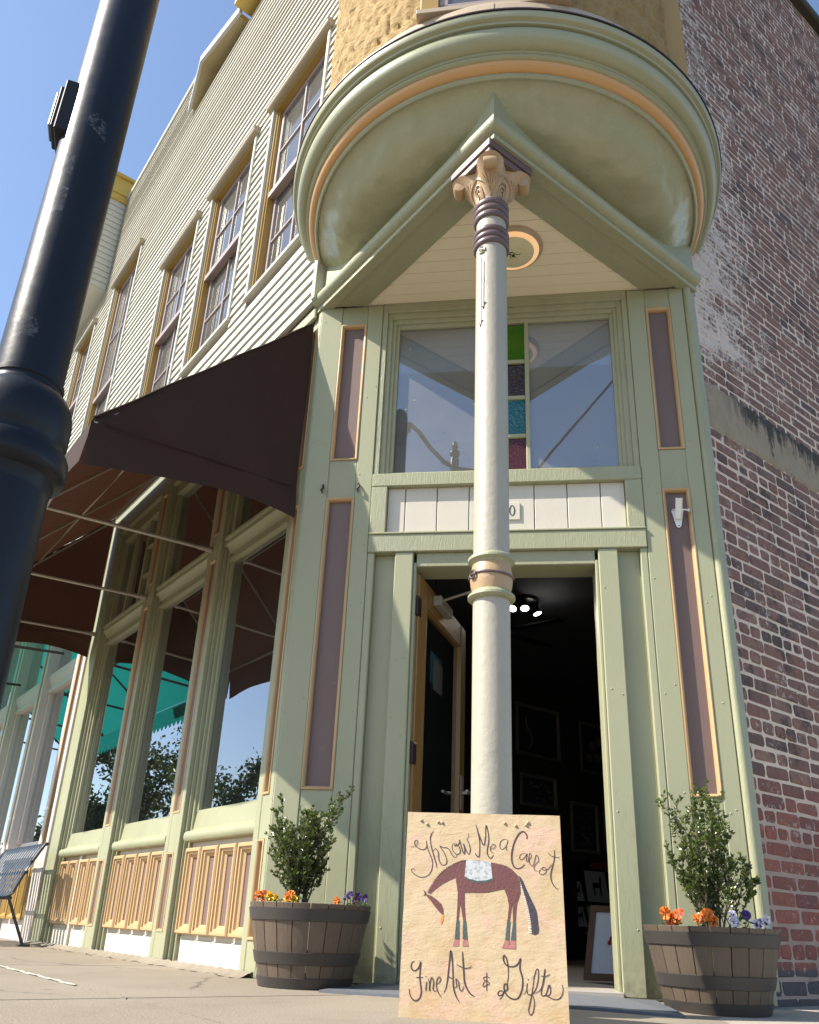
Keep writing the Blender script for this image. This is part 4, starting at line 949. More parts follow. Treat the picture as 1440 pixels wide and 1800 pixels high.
# open door leaf, swung inward
FD = Fr((-0.553, 4.165, 0), (0.195, 0.981, 0), (0.981, -0.195, 0))
door = holder('door', bld, 'ochre wooden shop door with a tall glass pane, standing open')
for a in ((0.0, 0.125, -0.045, 0.0, 0.03, 2.055), (0.865, 0.985, -0.045, 0.0, 0.03, 2.055)):
    bx('stile', FD, a, M['door_wood'], door, 0.004)
for a in ((0.125, 0.865, -0.044, -0.001, 1.915, 2.055), (0.125, 0.865, -0.044, -0.001, 0.03, 0.29)):
    bx('rail', FD, a, M['door_wood'], door, 0.004)
build(MB().box(FD, 0.125, 0.865, -0.025, -0.019, 0.29, 1.915), 'pane', M['glass'], door)
mb = MB()
mb.ring_frame(FD, 0.125, 0.865, 0.29, 1.915, [(0.0, -0.02), (0.0, 0.006), (0.012, 0.006), (0.018, -0.02)])
build(mb, 'glazing_bead', M['door_wood'], door)
for zz in (1.86, 1.06, 0.3):
    bx('hinge', FD, (-0.03, 0.034, -0.02, 0.005, zz - 0.055, zz + 0.055), M['dark_iron'], door, 0.003)
mb = MB().tube([FD.p(0.925, 0.0, 1.0), FD.p(0.925, 0.05, 1.0), FD.p(0.84, 0.055, 1.0)], 0.009, 8); mb.box(FD, 0.90, 0.95, 0.0, 0.006, 0.9, 1.1)
build(mb, 'handle', M['metal_grey'], door, smooth=40)
bx('posted_card', FD, (0.30, 0.50, -0.018, -0.015, 1.52, 1.70), M['teal_card'], door, 0)
bx('posted_card', FD, (0.34, 0.52, -0.0145, -0.013, 1.49, 1.67), M['pale_card'], door, 0)
bx('door_closer', FD, (0.25, 0.5, 0.0, 0.05, 1.96, 2.02), M['metal_grey'], door, 0.004)
mb = MB().tube([FD.p(0.3, 0.03, 2.0), Vector((-0.10, 4.24, 2.03))], 0.008, 6); build(mb, 'closer_arm', M['metal_grey'], door)

# ------------------------------------------------------------------ left shop front
sf = bld
def post(s0, s1, panels=True):
    p = holder('shopfront_post', sf)
    steps = ((0.0, -0.028, 0.0), (0.014, -0.052, -0.028), (0.036, -0.16, -0.052))
    for k, (e, o0, o1) in enumerate(steps):
        if k == 0 and panels:
            pa, pb = s0 + 0.052, s1 - 0.052
            bx('board', FL, (s0, pa, o0, o1, 0, 3.75), M['green'], p, 0.003); bx('board', FL, (pb, s1, o0, o1, 0, 3.75), M['green'], p, 0.003)
            for za, zb in ((0.0, 0.165), (0.60, 0.83), (2.52, 2.72), (3.55, 3.75)):
                bx('board', FL, (pa, pb, o0, o1 - 0.001, za, zb), M['green'], p, 0.002)
            for za, zb in ((0.165, 0.60), (0.83, 2.52), (2.72, 3.55)):
                build(MB().box(FL, pa + 0.014, pb - 0.014, -0.018, -0.012, za + 0.014, zb - 0.014), 'panel', M['mauve'], p)
                build(MB().ring_frame(FL, pa, pb, za, zb, [(0, -0.019), (0, 0.002), (0.006, 0.004), (0.016, -0.008), (0.016, -0.019)]), 'panel_moulding', M['tan'], p, smooth=40)
        else:
            bx('board', FL, (s0 - e, s1 + e, o0, o1, 0, 3.75), M['green'], p, 0.003)
    return p
post(1.115, 1.325); post(2.355, 2.565)
post(3.62, 3.86, False)
# corner pilaster on the left front: two boards, narrow panel between
cp = holder('shopfront_post', sf)
bx('board', FL, (0.004, 0.045, -0.16, 0.0, 0, 3.91), M['green'], cp, 0.004); bx('board', FL, (0.118, 0.175, -0.16, 0.0, 0, 3.91), M['green'], cp, 0.004)
for za, zb in ((0.0, 0.16), (0.62, 0.84), (2.50, 2.75), (3.78, 3.91)):
    bx('board', FL, (0.045, 0.118, -0.16, -0.003, za, zb), M['green'], cp, 0.003)
for za, zb in ((0.16, 0.62), (0.84, 2.50), (2.75, 3.78)): panel_set(FL, 0.045, 0.118, za, zb, cp, w=0.015)
def shop_bay(a, b, nleft, step, wpan, nbars=0, divider=None):
    w = holder('shopfront_window', sf)
    BO = -0.075
    bh = holder('bulkhead', sf)
    bx('board', FL, (a, b, -0.14, BO, 0.0, 0.70), M['white'], bh, 0.002)
    bx('skirting', FL, (a + 0.004, b - 0.03, BO, BO + 0.010, 0.012, 0.135), M['white'], bh, 0.004)
    for q in nleft:
        p0, p1 = q - wpan, q
        build(MB().box(FL, p0 + 0.05, p1 - 0.05, BO, BO + 0.006, 0.21, 0.575), 'panel', M['mauve'], bh)
        prm = [(0.0, BO), (0.0, BO + 0.036), (0.007, BO + 0.044), (0.020, BO + 0.044), (0.024, BO + 0.034), (0.034, BO + 0.032), (0.040, BO + 0.020), (0.053, BO + 0.012), (0.053, BO)]
        build(MB().ring_frame(FL, p0, p1, 0.160, 0.622, prm), 'panel_moulding', M['tan'], bh, smooth=30)
    if divider: bx('divider', FL, (divider - 0.02, divider + 0.02, BO, BO + 0.03, 0.0, 0.70), M['white'], bh, 0.003)
    pr = [(-0.12, 0.655), (-0.034, 0.655), (-0.018, 0.660), (-0.010, 0.672), (-0.008, 0.688), (-0.012, 0.706), (-0.022, 0.716), (-0.045, 0.721), (-0.062, 0.732), (-0.074, 0.842), (-0.12, 0.85)]
    build(MB().prof(FL, pr, a, b), 'sill', M['green'], w, smooth=35)
    t = 0.022
    bx('frame', FL, (a, a + t, -0.14, -0.070, 0.83, 2.50), M['green'], w, 0.003); bx('frame', FL, (b - t, b, -0.14, -0.070, 0.83, 2.50), M['green'], w, 0.003)
    pr = [(-0.14, 2.485), (-0.052, 2.485), (-0.052, 2.506), (-0.074, 2.512), (-0.074, 2.545), (-0.058, 2.549), (-0.050, 2.566), (-0.034, 2.584), (-0.016, 2.594), (-0.016, 2.612), (-0.030, 2.616), (-0.030, 2.628), (-0.006, 2.634), (-0.006, 2.654), (-0.06, 2.668), (-0.14, 2.69)]
    build(MB().prof(FL, pr, a, b), 'transom_bar', M['green'], w, smooth=25)
    for q in ((a, a + 0.03, -0.14, -0.05, 2.68, 3.50), (b - 0.03, b, -0.14, -0.05, 2.68, 3.50), (a, b, -0.14, -0.04, 3.50, 3.60)): bx('frame', FL, q, M['green'], w, 0.003)
    for k in range(nbars):
        x = a + (b - a) * (k + 1) / (nbars + 1); bx('muntin', FL, (x - 0.018, x + 0.018, -0.12, -0.06, 2.68, 3.55), M['green'], w, 0.003)
        if k == 0:
            for zz in (2.95, 3.23): bx('muntin', FL, (x - 0.15, x, -0.12, -0.065, zz - 0.012, zz + 0.012), M['green'], w, 0.003)
    build(MB().box(FL, a + t, b - t, -0.096, -0.090, 0.83, 2.50), 'pane', M['glass'], w)
    build(MB().box(FL, a + 0.03, b - 0.03, -0.096, -0.090, 2.68, 3.52), 'pane', M['glass'], w)
shop_bay(0.175, 1.079, [1.075, 0.850, 0.625, 0.400], 0.225, 0.205)
shop_bay(1.361, 2.319, [2.308, 2.075, 1.842, 1.609], 0.233, 0.205)
shop_bay(2.601, 3.584, [3.56, 3.33, 3.06, 2.83], 0.24, 0.205, 2, 3.10)
bx('shopfront_fascia', FL, (0.176, 3.86, -0.14, -0.005, 3.60, 3.96), M['green'], sf, 0.004)
for (a, b, c, d, e, f_) in ((0.0, 3.86, 0.005, 0.03, 3.86, 3.95),):
    bx('shopfront_fascia', FL, (0.05, b, c, d, e, f_), M['green'], sf, 0.006)

# ------------------------------------------------------------------ dim shop inside
def wpt(F, s, o): p = F.p(s, o, 0); return (p.x, p.y)
rm = [wpt(FL, 0.0, -0.16), wpt(FL, 3.9, -0.16), wpt(FL, 3.9, -9), wpt(FL, 0.02 - 2.0, -9.2), wpt(FR, 0.1, -0.42)]
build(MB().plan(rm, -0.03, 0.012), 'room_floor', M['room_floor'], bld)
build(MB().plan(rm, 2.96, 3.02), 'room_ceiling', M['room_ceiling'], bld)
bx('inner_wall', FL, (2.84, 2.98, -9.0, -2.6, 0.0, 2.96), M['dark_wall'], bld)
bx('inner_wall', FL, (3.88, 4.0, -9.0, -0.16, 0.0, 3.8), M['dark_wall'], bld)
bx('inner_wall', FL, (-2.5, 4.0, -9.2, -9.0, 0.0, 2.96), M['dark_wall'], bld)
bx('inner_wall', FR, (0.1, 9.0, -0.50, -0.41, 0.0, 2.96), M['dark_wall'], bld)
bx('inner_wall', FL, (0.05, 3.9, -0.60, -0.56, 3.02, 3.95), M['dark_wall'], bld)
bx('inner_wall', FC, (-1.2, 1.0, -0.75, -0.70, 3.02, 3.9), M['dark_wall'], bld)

# ------------------------------------------------------------------ neighbouring white shop front (far left)
nb = thing('neighbouring_shop', 'pale pinkish white shop front with yellow panels behind the slatted bench', 'building', tuple(FL.p(6.5, -1.0, 0)))
for (s0, s1) in ((3.865, 4.16), (5.25, 5.47), (6.6, 6.82), (8.0, 8.3)):
    p = holder('shopfront_post', nb)
    bx('board', FL, (s0, s0 + 0.07, -0.16, 0.02, 0, 3.9), M['pinkwhite'], p, 0.004); bx('board', FL, (s1 - 0.07, s1, -0.16, 0.02, 0, 3.9), M['pinkwhite'], p, 0.004)
    bx('panel', FL, (s0 + 0.084, s1 - 0.084, -0.16, -0.004, 0.9, 3.6), M['mauve'], p, 0)
    for za, zb in ((0, 0.72), (3.6, 3.9)): bx('board', FL, (s0 + 0.07, s1 - 0.07, -0.16, 0.017, za, zb), M['pinkwhite'], p, 0.003)
    build(MB().ring_frame(FL, s0 + 0.07, s1 - 0.07, 0.72, 3.6, [(0, -0.03), (0, 0.016), (0.015, 0.014), (0.016, -0.03)]), 'panel_moulding', M['tan'], p)
for (a, b) in ((4.16, 5.25), (5.47, 6.6), (6.82, 8.0)):
    w = holder('shopfront_window', nb)
    bx('bulkhead_board', FL, (a, b, -0.15, -0.07, 0, 0.70), M['pinkwhite'], w, 0.003)
    n_ = 4; st = (b - a) / n_
    for k in range(n_):
        q0 = a + st * k + 0.02; q1 = q0 + st - 0.04
        build(MB().ring_frame(FL, q0, q1, 0.17, 0.60, [(0.0, -0.07), (0.0, -0.03), (0.02, -0.026), (0.05, -0.055), (0.05, -0.07)]), 'panel_moulding', M['ochre'], w)
    pr = [(-0.15, 0.66), (0.0, 0.66), (0.02, 0.68), (0.015, 0.73), (-0.08, 0.76), (-0.09, 0.84), (-0.15, 0.84)]
    build(MB().prof(FL, pr, a, b), 'sill', M['pinkwhite'], w, smooth=30)
    pr = [(-0.15, 2.34), (-0.04, 2.34), (-0.04, 2.39), (-0.06, 2.40), (-0.02, 2.50), (-0.02, 2.53), (-0.15, 2.55)]
    build(MB().prof(FL, pr, a, b), 'transom_bar', M['pinkwhite'], w, smooth=30)
    for q in ((a, a + 0.05), (b - 0.05, b)): bx('frame', FL, (*q, -0.14, -0.05, 0.84, 2.34), M['pinkwhite'], w, 0.004)
    build(MB().box(FL, a + 0.05, b - 0.05, -0.096, -0.09, 0.84, 2.34), 'pane', M['glass'], w)
    build(MB().box(FL, a, b, -0.096, -0.09, 2.55, 3.5), 'pane', M['glass'], w)
bx('fascia', FL, (3.865, 8.3, -0.15, 0.0, 3.5, 3.96), M['pinkwhite'], nb, 0.004)
bx('inner_wall', FL, (4.0, 9.5, -1.2, -1.1, 0, 3.96), M['dark_wall'], nb)

# ------------------------------------------------------------------ brown shop awning
AW0, AW1 = 0.06, 3.80
aw = thing('brown_awning', 'dark brown canvas awning over the green shop windows', 'awning', tuple(FL.p(1.9, 0.4, 2.3)))
rn = random.Random(5)
RAFT = [0.075, 1.30, 2.56, 3.785]
def slope_pt(s, v):
    d = min(abs(s - q) for q in RAFT); sag = 0.030 * ss(0.0, 0.6, d) * sin(pi * v)
    o = 0.035 + 1.175 * v; z_ = 3.815 - 1.25 * v - sag
    z_ += 0.006 * sin(s * 9 + v * 5) * sin(v * 14) - 0.015 * sin(pi * v) * sin(pi * (s - AW0) / (AW1 - AW0))
    return FL.p(s, o, z_)
build(MB().grid(lambda u, v: slope_pt(AW0 + (AW1 - AW0) * u, v), 90, 24), 'canopy', M['awning'], aw, smooth=60, normals=False)
def val(u, v):
    s = AW0 + (AW1 - AW0) * u
    return FL.p(s, 1.21 + 0.012 * sin(s * 7.0) * v + 0.02 * v, 2.565 - 0.275 * v + 0.012 * sin(s * 4.1 + 1) * v)
build(MB().grid(val, 90, 6), 'valance', M['awning'], aw, smooth=60, normals=False)
def end_panel(s_, sg):
    def f(u, v):      # u out from the wall, v top to seam to hem
        o = 0.02 + 1.19 * u
        top = 3.815 - 1.25 * u; seam = 2.60 - 0.05 * u
        hem = 2.40 + 0.075 * sin(min(1.0, u * 2.2) * pi / 2) - 0.19 * u ** 1.5
        if v < 0.7: z_ = top + (seam - top) * (v / 0.7)
        else: z_ = seam + (hem - seam) * (v - 0.7) / 0.3
        w_ = 0.008 * sin(u * 17 + v * 6) * sin(pi * min(1, v)) + 0.012 * sin(u * 5 + v * 9) * v + 0.016 * max(0, v - 0.7)
        w_ += 0.010 * sin(22 * (u - 0.9 * v)) * max(0.0, u - 0.55) * (1 - v)
        return FL.p(s_ + sg * w_, o + (0.012 * v if u > 0.95 else 0), z_)
    build(MB().grid(f, 44, 20), 'end_panel', M['awning'], aw, smooth=60, normals=False)
    mb = MB().tube([FL.p(s_ + sg * 0.012, 0.05 + 1.1 * k / 12, 2.60 - 0.05 * k / 12 - 0.003) for k in range(13)], 0.0035, 5)
    build(mb, 'seam', M['awning'], aw, smooth=60)
    mb = MB().tube([FL.p(s_, 0.02 + 1.19 * k / 20, 3.82 - 1.25 * k / 20 + 0.004 * sin(k)) for k in range(21)], 0.006, 6)
    build(mb, 'piping', M['awning'], aw, smooth=60)
end_panel(AW0, -1); end_panel(AW1, 1)
for s in RAFT:
    build(MB().tube([FL.p(s, 0.04, 3.78), FL.p(s, 1.19, 2.548)], 0.011, 8), 'rafter', M['metal_grey'], aw, smooth=60)
build(MB().tube([FL.p(AW0, 1.195, 2.555), FL.p(AW1, 1.195, 2.555)], 0.012, 8), 'front_rail', M['metal_grey'], aw, smooth=60)
build(MB().tube([FL.p(AW0, 0.62, 3.16), FL.p(AW1, 0.62, 3.16)], 0.010, 8), 'purlin', M['metal_grey'], aw, smooth=60)
for s in (1.265, 2.50, 3.76):
    mb = MB().tube([FL.p(s, 0.03, 2.615), FL.p(s, 1.19, 2.560)], 0.0125, 10); mb.tube([FL.p(s, 0.005, 2.616), FL.p(s, 0.05, 2.614)], 0.02, 10); mb.tube([FL.p(s, 0.06, 2.6135), FL.p(s, 0.10, 2.612)], 0.017, 10)
    build(mb, 'arm', M['metal_grey'], aw, smooth=60)

# ------------------------------------------------------------------ teal awning further along the street (seen in the panes)
ta = thing('teal_awning', 'teal scalloped canvas awning with a coral stripe, further along the street', 'awning', tuple(FL.p(6.8, 0.5, 2.3)))
T0, T1 = 4.55, 9.6
def tp(u, v): s = T0 + (T1 - T0) * u; return FL.p(s, 0.03 + 1.30 * v, 3.55 - 1.02 * v - 0.03 * sin(pi * v))
build(MB().grid(tp, 40, 10), 'canopy', M['teal'], ta, smooth=60, normals=False)
mb = MB()
nsc = 42
for k in range(nsc):
    s0 = T0 + (T1 - T0) * k / nsc; s1 = T0 + (T1 - T0) * (k + 1) / nsc; ring = [FL.p(s0, 1.335, 2.53), FL.p(s1, 1.335, 2.53)]
    bot = [FL.p(s1 + (s0 - s1) * q / 6, 1.345, 2.33 - 0.05 * sin(pi * q / 6)) for q in range(7)]
    mb.add(ring + bot, [tuple(range(9))])
build(mb, 'scalloped_valance', M['teal'], ta, normals=False)
build(MB().add([FL.p(5.0, 1.350, 2.52), FL.p(5.55, 1.350, 2.52), FL.p(5.45, 1.352, 2.37), FL.p(5.12, 1.352, 2.37)], [(0, 1, 2, 3)]), 'coral_stripe', M['red_stripe'], ta)
for s in (T0, 6.2, 7.9, T1):
    build(MB().tube([FL.p(s, 0.05, 3.5), FL.p(s, 1.3, 2.52)], 0.014, 6), 'rafter', M['black_iron'], ta)
    build(MB().tube([FL.p(s, 0.05, 2.6), FL.p(s, 1.3, 2.52)], 0.014, 6), 'arm', M['black_iron'], ta)
build(MB().tube([FL.p(T0, 0.7, 3.0), FL.p(T1, 0.7, 3.0)], 0.014, 6), 'purlin', M['black_iron'], ta)

# ------------------------------------------------------------------ street lamp post at the left
LX, LY = -1.170, 1.5
lp = thing('street_lamp', 'black metal street lamp post close by, with a small outlet box and sticker scraps', 'street lamp', (LX, LY, 0))
lc = (LX, LY, 0)
build(MB().lathe(lc, [(0.079, 1.38), (0.0795, 2.5), (0.079, 4.9), (0.07, 4.95), (0.03, 5.0)], 48), 'pole', M['lamp'], lp, smooth=50, normals=False)
build(MB().lathe(lc, [(0.078, 1.418), (0.084, 1.416), (0.084, 1.402), (0.081, 1.399), (0.081, 1.391), (0.086, 1.389), (0.088, 1.381), (0.104, 1.366), (0.115, 1.343), (0.1195, 1.318), (0.1195, 1.262), (0.115, 1.250), (0.1125, 1.236), (0.1135, 1.230), (0.126, 1.224), (0.1315, 1.212), (0.1325, 1.180), (0.130, 1.166), (0.124, 1.158), (0.112, 1.150), (0.107, 1.136), (0.105, 1.118)], 64), 'collar', M['lamp'], lp, smooth=28, normals=False)
build(MB().lathe(lc, [(0.105, 1.125), (0.106, 0.9), (0.110, 0.6), (0.118, 0.42), (0.16, 0.36), (0.18, 0.30), (0.19, 0.1), (0.22, 0.06), (0.22, 0.0)], 48), 'base', M['lamp'], lp, smooth=40, normals=False)
ang = radians(206)
Fb = Fr((LX + 0.078 * cos(ang), LY + 0.078 * sin(ang), 0), (-sin(ang), cos(ang), 0), (cos(ang), sin(ang), 0))
ob = bx('outlet_box', Fb, (-0.055, 0.055, -0.03, 0.014, 2.19, 2.38), M['box'], lp, 0.003)
bx('cover', Fb, (-0.042, 0.042, 0.014, 0.027, 2.207, 2.363), M['box'], ob, 0.003)
bx('cover', Fb, (-0.030, 0.030, 0.027, 0.036, 2.22, 2.35), M['bench'], ob, 0.003)
def patch(a0, a1, z0, z1, r_=0.0803, tilt=0.0):
    def f(u, v):
        a = radians(a0 + (a1 - a0) * u); return Vector((LX + r_ * cos(a), LY + r_ * sin(a), z0 + (z1 - z0) * v + tilt * (u - 0.5)))
    build(MB().grid(f, 12, 3), 'sticker_scrap', M['residue'], lp, smooth=60, normals=False)
patch(-98, -58, 1.498, 1.553, tilt=-0.008); patch(-112, -72, 2.03, 2.10, tilt=-0.03); patch(-120, -70, 1.90, 1.985, tilt=-0.03); patch(-70, -30, 2.19, 2.25, tilt=-0.04)
# scroll arm with a finial, out of frame but mirrored in the transom
mb = MB().tube([Vector((LX + x, LY, z_)) for x, z_ in ((0.0, 4.82), (0.10, 4.84), (0.20, 4.74), (0.32, 4.55), (0.46, 4.38), (0.60, 4.30), (0.78, 4.27), (0.95, 4.33))], 0.022, 10)
mb.tube([Vector((LX + 0.03 - 0.07 * cos(t), LY, 4.78 + 0.07 * sin(t))) for t in [2 * pi * k / 16 for k in range(17)]], 0.02, 8)
build(mb, 'scroll_arm', M['lamp'], lp, smooth=60)
build(MB().lathe((LX + 0.56, LY, 0), [(0.0, 4.62), (0.02, 4.60), (0.034, 4.55), (0.018, 4.52), (0.045, 4.49), (0.05, 4.46), (0.03, 4.43), (0.042, 4.40), (0.042, 4.2), (0.0, 4.19)], 20), 'finial', M['lamp'], lp, smooth=50, normals=False)

# ------------------------------------------------------------------ slatted bench at the far left
be = thing('slatted_bench', 'dark slatted metal bench in front of the white shop front', 'bench', tuple(FL.p(4.0, 0.5, 0)))
prof_pts = [(0.17, 0.735), (0.183, 0.728), (0.205, 0.69), (0.25, 0.60), (0.288, 0.525), (0.325, 0.43), (0.348, 0.365), (0.368, 0.338), (0.41, 0.328), (0.60, 0.332), (0.80, 0.325), (0.83, 0.30)]
ns = 17
for k in range(ns):
    s = 3.31 + 1.25 * k / (ns - 1)
    rings = [[FL.p(s + dx, o + 0.0, z_ + dz) for dx, dz in ((-0.023, 0.0), (0.023, 0.0), (0.023, 0.007), (-0.023, 0.007))] for o, z_ in prof_pts]
    build(MB().loft(rings), 'slat', M['bench'], be)
for sx in (3.295, 4.575):
    build(MB().tube([FL.p(sx, o, z_) for o, z_ in prof_pts], 0.012, 8), 'side_rail', M['bench'], be, smooth=60)
for (o, z_) in ((0.176, 0.735), (0.285, 0.52), (0.362, 0.335), (0.83, 0.305)):
    build(MB().tube([FL.p(3.29, o - 0.008, z_ - 0.006), FL.p(4.58, o - 0.008, z_ - 0.006)], 0.012, 8), 'cross_rail', M['bench'], be, smooth=60)
for sx in (3.33, 4.54):
    build(MB().tube([FL.p(sx, 0.36, 0.33), FL.p(sx - 0.02, 0.20, 0.012)], 0.011, 8), 'leg', M['bench'], be, smooth=60)
    build(MB().tube([FL.p(sx, 0.78, 0.32), FL.p(sx - 0.02, 0.84, 0.012)], 0.011, 8), 'leg', M['bench'], be, smooth=60)
    bx('foot', FL, (sx - 0.05, sx + 0.02, 0.15, 0.23, 0.0, 0.014), M['bench'], be, 0.003)

# ------------------------------------------------------------------ half-barrel planters
def planter(cx, cy, cz, rt_, rb_, h, label, rot):
    p = thing('barrel_planter', label, 'planter', (cx, cy, cz), 'half barrel planters either side of the door')
    n = 22
    for k in range(n):
        a0 = rot + 2 * pi * k / n + 0.006; a1 = rot + 2 * pi * (k + 1) / n - 0.006
        mb = MB(); rings = []
        for t in (0.0, 0.5, 1.0):
            r_ = rb_ + (rt_ - rb_) * t + 0.004 * sin(pi * t); z_ = cz + h * t; ring = []
            for q in range(4):
                a = a0 + (a1 - a0) * q / 3; ring.append(Vector((cx + r_ * cos(a), cy + r_ * sin(a), z_)))
            for q in range(3, -1, -1):
                a = a0 + (a1 - a0) * q / 3; ring.append(Vector((cx + (r_ - 0.018) * cos(a), cy + (r_ - 0.018) * sin(a), z_)))
            rings.append(ring)
        mb.loft(rings); build(mb, 'stave', M['stave'], p, 0.0015)
    def hp(z0, z1):
        f = lambda z_: rb_ + (rt_ - rb_) * z_ / h + 0.004 * sin(pi * z_ / h)
        pr = [(f(z0) - 0.002, cz + z0), (f(z0) + 0.005, cz + z0 + 0.002), (f(z1) + 0.005, cz + z1 - 0.002), (f(z1) - 0.002, cz + z1)]
        build(MB().lathe((cx, cy, 0), pr, 64), 'hoop', M['hoop'], p, smooth=40, normals=False)
    hp(0.0, 0.042); hp(0.088, 0.136); hp(h - 0.070, h - 0.020)
    build(MB().lathe((cx, cy, 0), [(0.002, cz + h - 0.045), (rt_ * 0.6, cz + h - 0.04), (rt_ - 0.022, cz + h - 0.05)], 24), 'soil', M['soil'], p, smooth=60, normals=False)
    return p
LPC = (-0.925, 3.765, 0.0); RPC = (0.742, 3.765, -0.012)
planter(*LPC, 0.262, 0.190, 0.322, 'brown half barrel planter left of the open door', 0.1)
planter(*RPC, 0.262, 0.192, 0.306, 'brown half barrel planter beside the brick wall', 0.23)

def shrub(c, z0, stems, seed, label, size_):
    r = random.Random(seed)
    root = thing('shrub', label, 'shrub', (c[0], c[1], z0), 'upright small-leaved shrubs in the barrels')
    tw = MB(); lf = MB(); tone = []
    def leaf(p, d, size):
        d = d.normalized(); sd = d.cross(Vector((r.uniform(-1, 1), r.uniform(-1, 1), r.uniform(-.4, 1)))).normalized(); nn = d.cross(sd)
        w = size * 0.27
        a = p; b = p + d * size * 0.45 + sd * w + nn * size * 0.05; c_ = p + d * size; e = p + d * size * 0.45 - sd * w + nn * size * 0.05; m_ = p + d * size * 0.5 - nn * size * 0.04
        lf.add([a, b, c_, e, m_], [(0, 1, 4), (1, 2, 4), (2, 3, 4), (3, 0, 4)])
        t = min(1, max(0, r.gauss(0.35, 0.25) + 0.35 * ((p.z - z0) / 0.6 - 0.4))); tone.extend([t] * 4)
    def twig(p, d, ln, r0, lev, dens):
        n = max(4, int(ln / 0.027)); pts = [p.copy()]; q = p.copy(); dd = d.normalized()
        for i in range(n):
            dd = (dd + Vector((r.uniform(-1, 1), r.uniform(-1, 1), r.uniform(-0.6, 1.0))) * 0.13 + Vector((0, 0, 0.05))).normalized()
            q = q + dd * (ln / n); pts.append(q.copy())
            if lev > 0 and i >= 1 and r.random() < (1.0 if lev > 1 else 0.66):
                a = r.uniform(0, 2 * pi); sd = Vector((cos(a), sin(a), r.uniform(0.1, 0.9)))
                twig(q, dd * 0.7 + sd * 0.8, ln * r.uniform(0.20, 0.52) * (1 - 0.35 * i / n), r0 * 0.5, lev - 1, dens)
            f = i / n
            if lev < 2 or f > 0.15:
                for _ in range(3 if r.random() < dens else 2):
                    a = r.uniform(0, 2 * pi); leaf(q, dd * 0.8 + Vector((cos(a), sin(a), r.uniform(-0.3, 0.5))), r.uniform(0.014, 0.024))
        leaf(q, dd, 0.02)
        tw.tube(pts, [max(0.0008, r0 * (1 - 0.8 * i / n)) for i in range(n + 1)], 5 if lev > 1 else 3)
    for (dx, dy, lean_x, lean_y, ln) in stems:
        ln *= size_
        twig(Vector((c[0] + dx, c[1] + dy, z0)), Vector((lean_x, lean_y, 1)), ln, 0.0055, 2, 0.75)
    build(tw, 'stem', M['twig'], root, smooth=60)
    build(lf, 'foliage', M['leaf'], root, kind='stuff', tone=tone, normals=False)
rs = random.Random(21)
st = [(-0.02, 0.0, -0.30, 0.0, 0.60), (-0.01, 0.01, -0.16, 0.05, 0.72), (0.0, 0.0, -0.42, 0.1, 0.56), (0.01, 0.0, 0.34, 0.08, 0.56), (0.0, 0.0, 0.0, -0.05, 0.60), (0.01, 0.0, 0.10, 0.05, 0.66), (0.02, 0.01, 0.26, 0.0, 0.52), (0.0, -0.01, -0.34, -0.1, 0.46), (0.02, -0.01, 0.40, -0.05, 0.40), (0.0, -0.02, 0.12, -0.25, 0.44), (-0.02, -0.02, -0.16, -0.22, 0.46), (0.01, 0.02, 0.04, 0.22, 0.55)]
shrub((LPC[0] - 0.055, LPC[1]), 0.28, st, 15, 'dense green shrub in the barrel left of the door', 0.64)
st = [(-0.02, 0.0, -0.42, 0.0, 0.62), (-0.01, 0.0, -0.22, 0.05, 0.70), (0.0, 0.0, -0.05, -0.05, 0.58), (0.01, 0.0, 0.06, 0.05, 0.66), (0.02, 0.01, 0.16, 0.0, 0.66), (0.03, 0.0, 0.62, -0.1, 0.42), (0.0, -0.01, -0.48, -0.1, 0.46), (0.02, -0.02, 0.22, -0.2, 0.44), (-0.02, -0.02, -0.14, -0.22, 0.46), (0.04, 0.0, 0.85, 0.0, 0.34)]
shrub((RPC[0] + 0.02, RPC[1]), 0.25, st, 9, 'airy fan-shaped green shrub in the barrel by the brick wall', 0.70)

